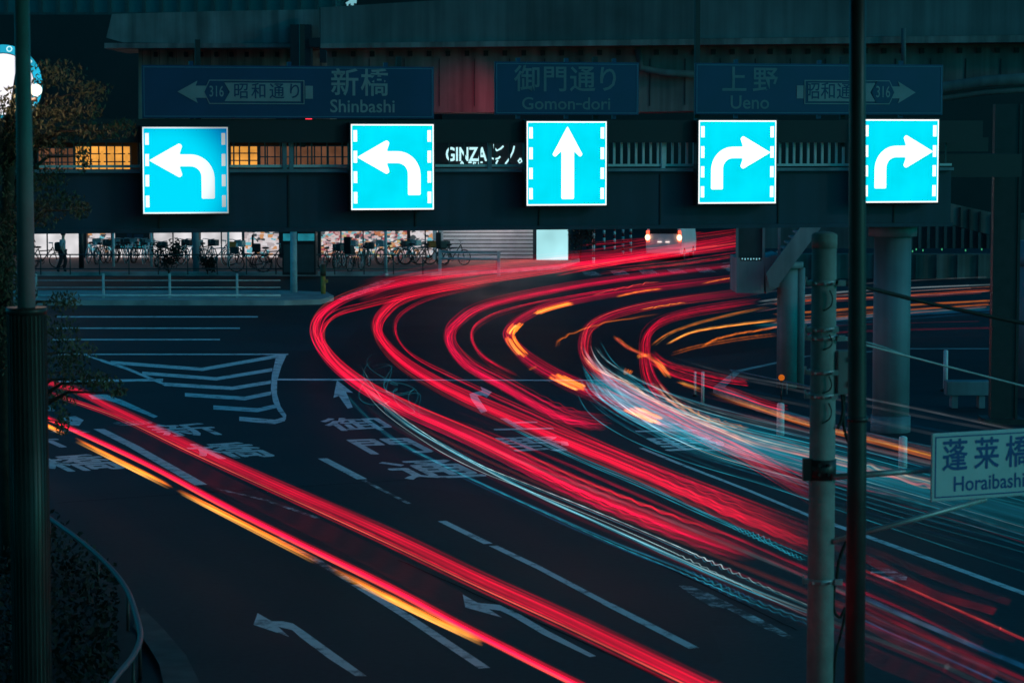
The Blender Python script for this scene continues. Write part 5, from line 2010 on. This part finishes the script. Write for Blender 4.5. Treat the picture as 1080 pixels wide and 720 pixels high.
# street lamp standing in the tree
lb = V(38, 95, 35.0)
bl = thing('street_lamp', 'street lamp with a warm white globe glowing through the tree leaves', 'street lamp', (lb.x, 35.0, 0))
h_ = lb.z
mb = MB()
mb.tube([(-.25, .05, 0), (-.25, .05, h_ - .5), (-.2, .04, h_ - .18), (0, 0, h_ - .12)], [.06, .05, .035, .03], 12)
mb.build('shaft', M['dark_pole'], bl)
mb = MB()
mb.ball((0, 0, h_), .085)
gl = mb.build('globe', M['bulb_warm'], bl)
ld = bpy.data.lights.new('lamp_light', 'POINT')
ld.energy = 24
ld.color = (1.0, .66, .42)
ld.shadow_soft_size = .12
lo = bpy.data.objects.new('lamp_light', ld)
COL.objects.link(lo)
lo.parent = bl
lo.location = (0, -.16, h_)

# planting bed and curved pipe rail at the lower left
bed = [(-60, 520), (44, 541), (80, 568), (108, 594), (130, 625), (143, 660), (146, 700), (140, 760), (-60, 760)]
mb = MB()
mb.poly([G(x, y, .10) for x, y in bed])
struct(mb.build('planting_bed', M['ground']))
mb = MB()
rnd = random.Random(5)
for _ in range(5200):
    x, y = rnd.uniform(-40, 140), rnd.uniform(525, 745)
    lim = 34 + (y - 535) * 1.05 if y < 625 else 130
    if x > lim - 6:
        continue
    p = G(x, y, .1) + Vector((0, 0, rnd.uniform(0, .42)))
    a = Vector((rnd.uniform(-1, 1), rnd.uniform(-1, 1), rnd.uniform(.1, 1))).normalized() * rnd.uniform(.03, .07)
    b = a.cross(Vector((rnd.uniform(-1, 1), rnd.uniform(-1, 1), rnd.uniform(-1, 1)))).normalized() * rnd.uniform(.02, .04)
    k = len(mb.v)
    mb.v += [p - a, p + b, p + a, p - b]
    mb.face([k, k + 1, k + 2, k + 3])
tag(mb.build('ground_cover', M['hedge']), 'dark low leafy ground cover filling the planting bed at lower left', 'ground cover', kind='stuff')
pr = thing('pipe_rail', 'curved blue pipe rail bordering the planting bed at lower left', 'railing', G(110, 600, 0))
rp = [(20, 524), (49, 544), (85, 570), (115, 597), (134, 622), (144, 650), (148, 672), (140, 692), (122, 714), (105, 740)]
P = catmull([G(x, y, .62) for x, y in rp], 50)
MB().tube(P, .035, 10, caps=True).build('rail', mat('blue_pipe', (.06, .10, .13), .45, .3, 4), pr, True)
for k in (6, 14, 22, 30, 38, 46):
    MB().tube([Vector((P[k].x, P[k].y, .0)), P[k]], .022, 8).build('post', M['dark_pole'], pr, True)
mb = MB()
ka = [(150, 640), (172, 662), (196, 690), (216, 730)]
kb_ = [(140, 660), (156, 680), (168, 700), (176, 740)]
for i in range(3):
    a, b, c, d = G(*ka[i], .12), G(*ka[i + 1], .12), G(*kb_[i + 1], .12), G(*kb_[i], .12)
    mb.poly([a, b, c, d])
    mb.poly([a - Vector((0, 0, .12)), b - Vector((0, 0, .12)), b, a])
struct(mb.build('kerb', mat('near_kerb', (.09, .09, .09), .85)))
# bushes on the far pavement and hedge by the far street
def bush(label, px, yb, w_, h, n, m, group=None):
    p = G(px, yb, .18)
    t = thing('bush', label, 'bush', p, group=group)
    mb = MB()
    r_ = random.Random(px)
    for k in range(7):
        c = Vector((r_.uniform(-.35, .35) * w_, r_.uniform(-.2, .2) * w_, h * r_.uniform(.3, .75)))
        leaf_cloud(mb, c, (w_ * .3, w_ * .3, h * .28), n // 7, .16, .09, r_, 0)
    mb.build('foliage', M[m], t)
    mb = MB()
    for k in range(5):
        mb.tube([(0, 0, 0), (r_.uniform(-.3, .3) * w_, r_.uniform(-.2, .2) * w_, h * .7)], .02, 5)
    mb.build('stem', M['bark'], t)
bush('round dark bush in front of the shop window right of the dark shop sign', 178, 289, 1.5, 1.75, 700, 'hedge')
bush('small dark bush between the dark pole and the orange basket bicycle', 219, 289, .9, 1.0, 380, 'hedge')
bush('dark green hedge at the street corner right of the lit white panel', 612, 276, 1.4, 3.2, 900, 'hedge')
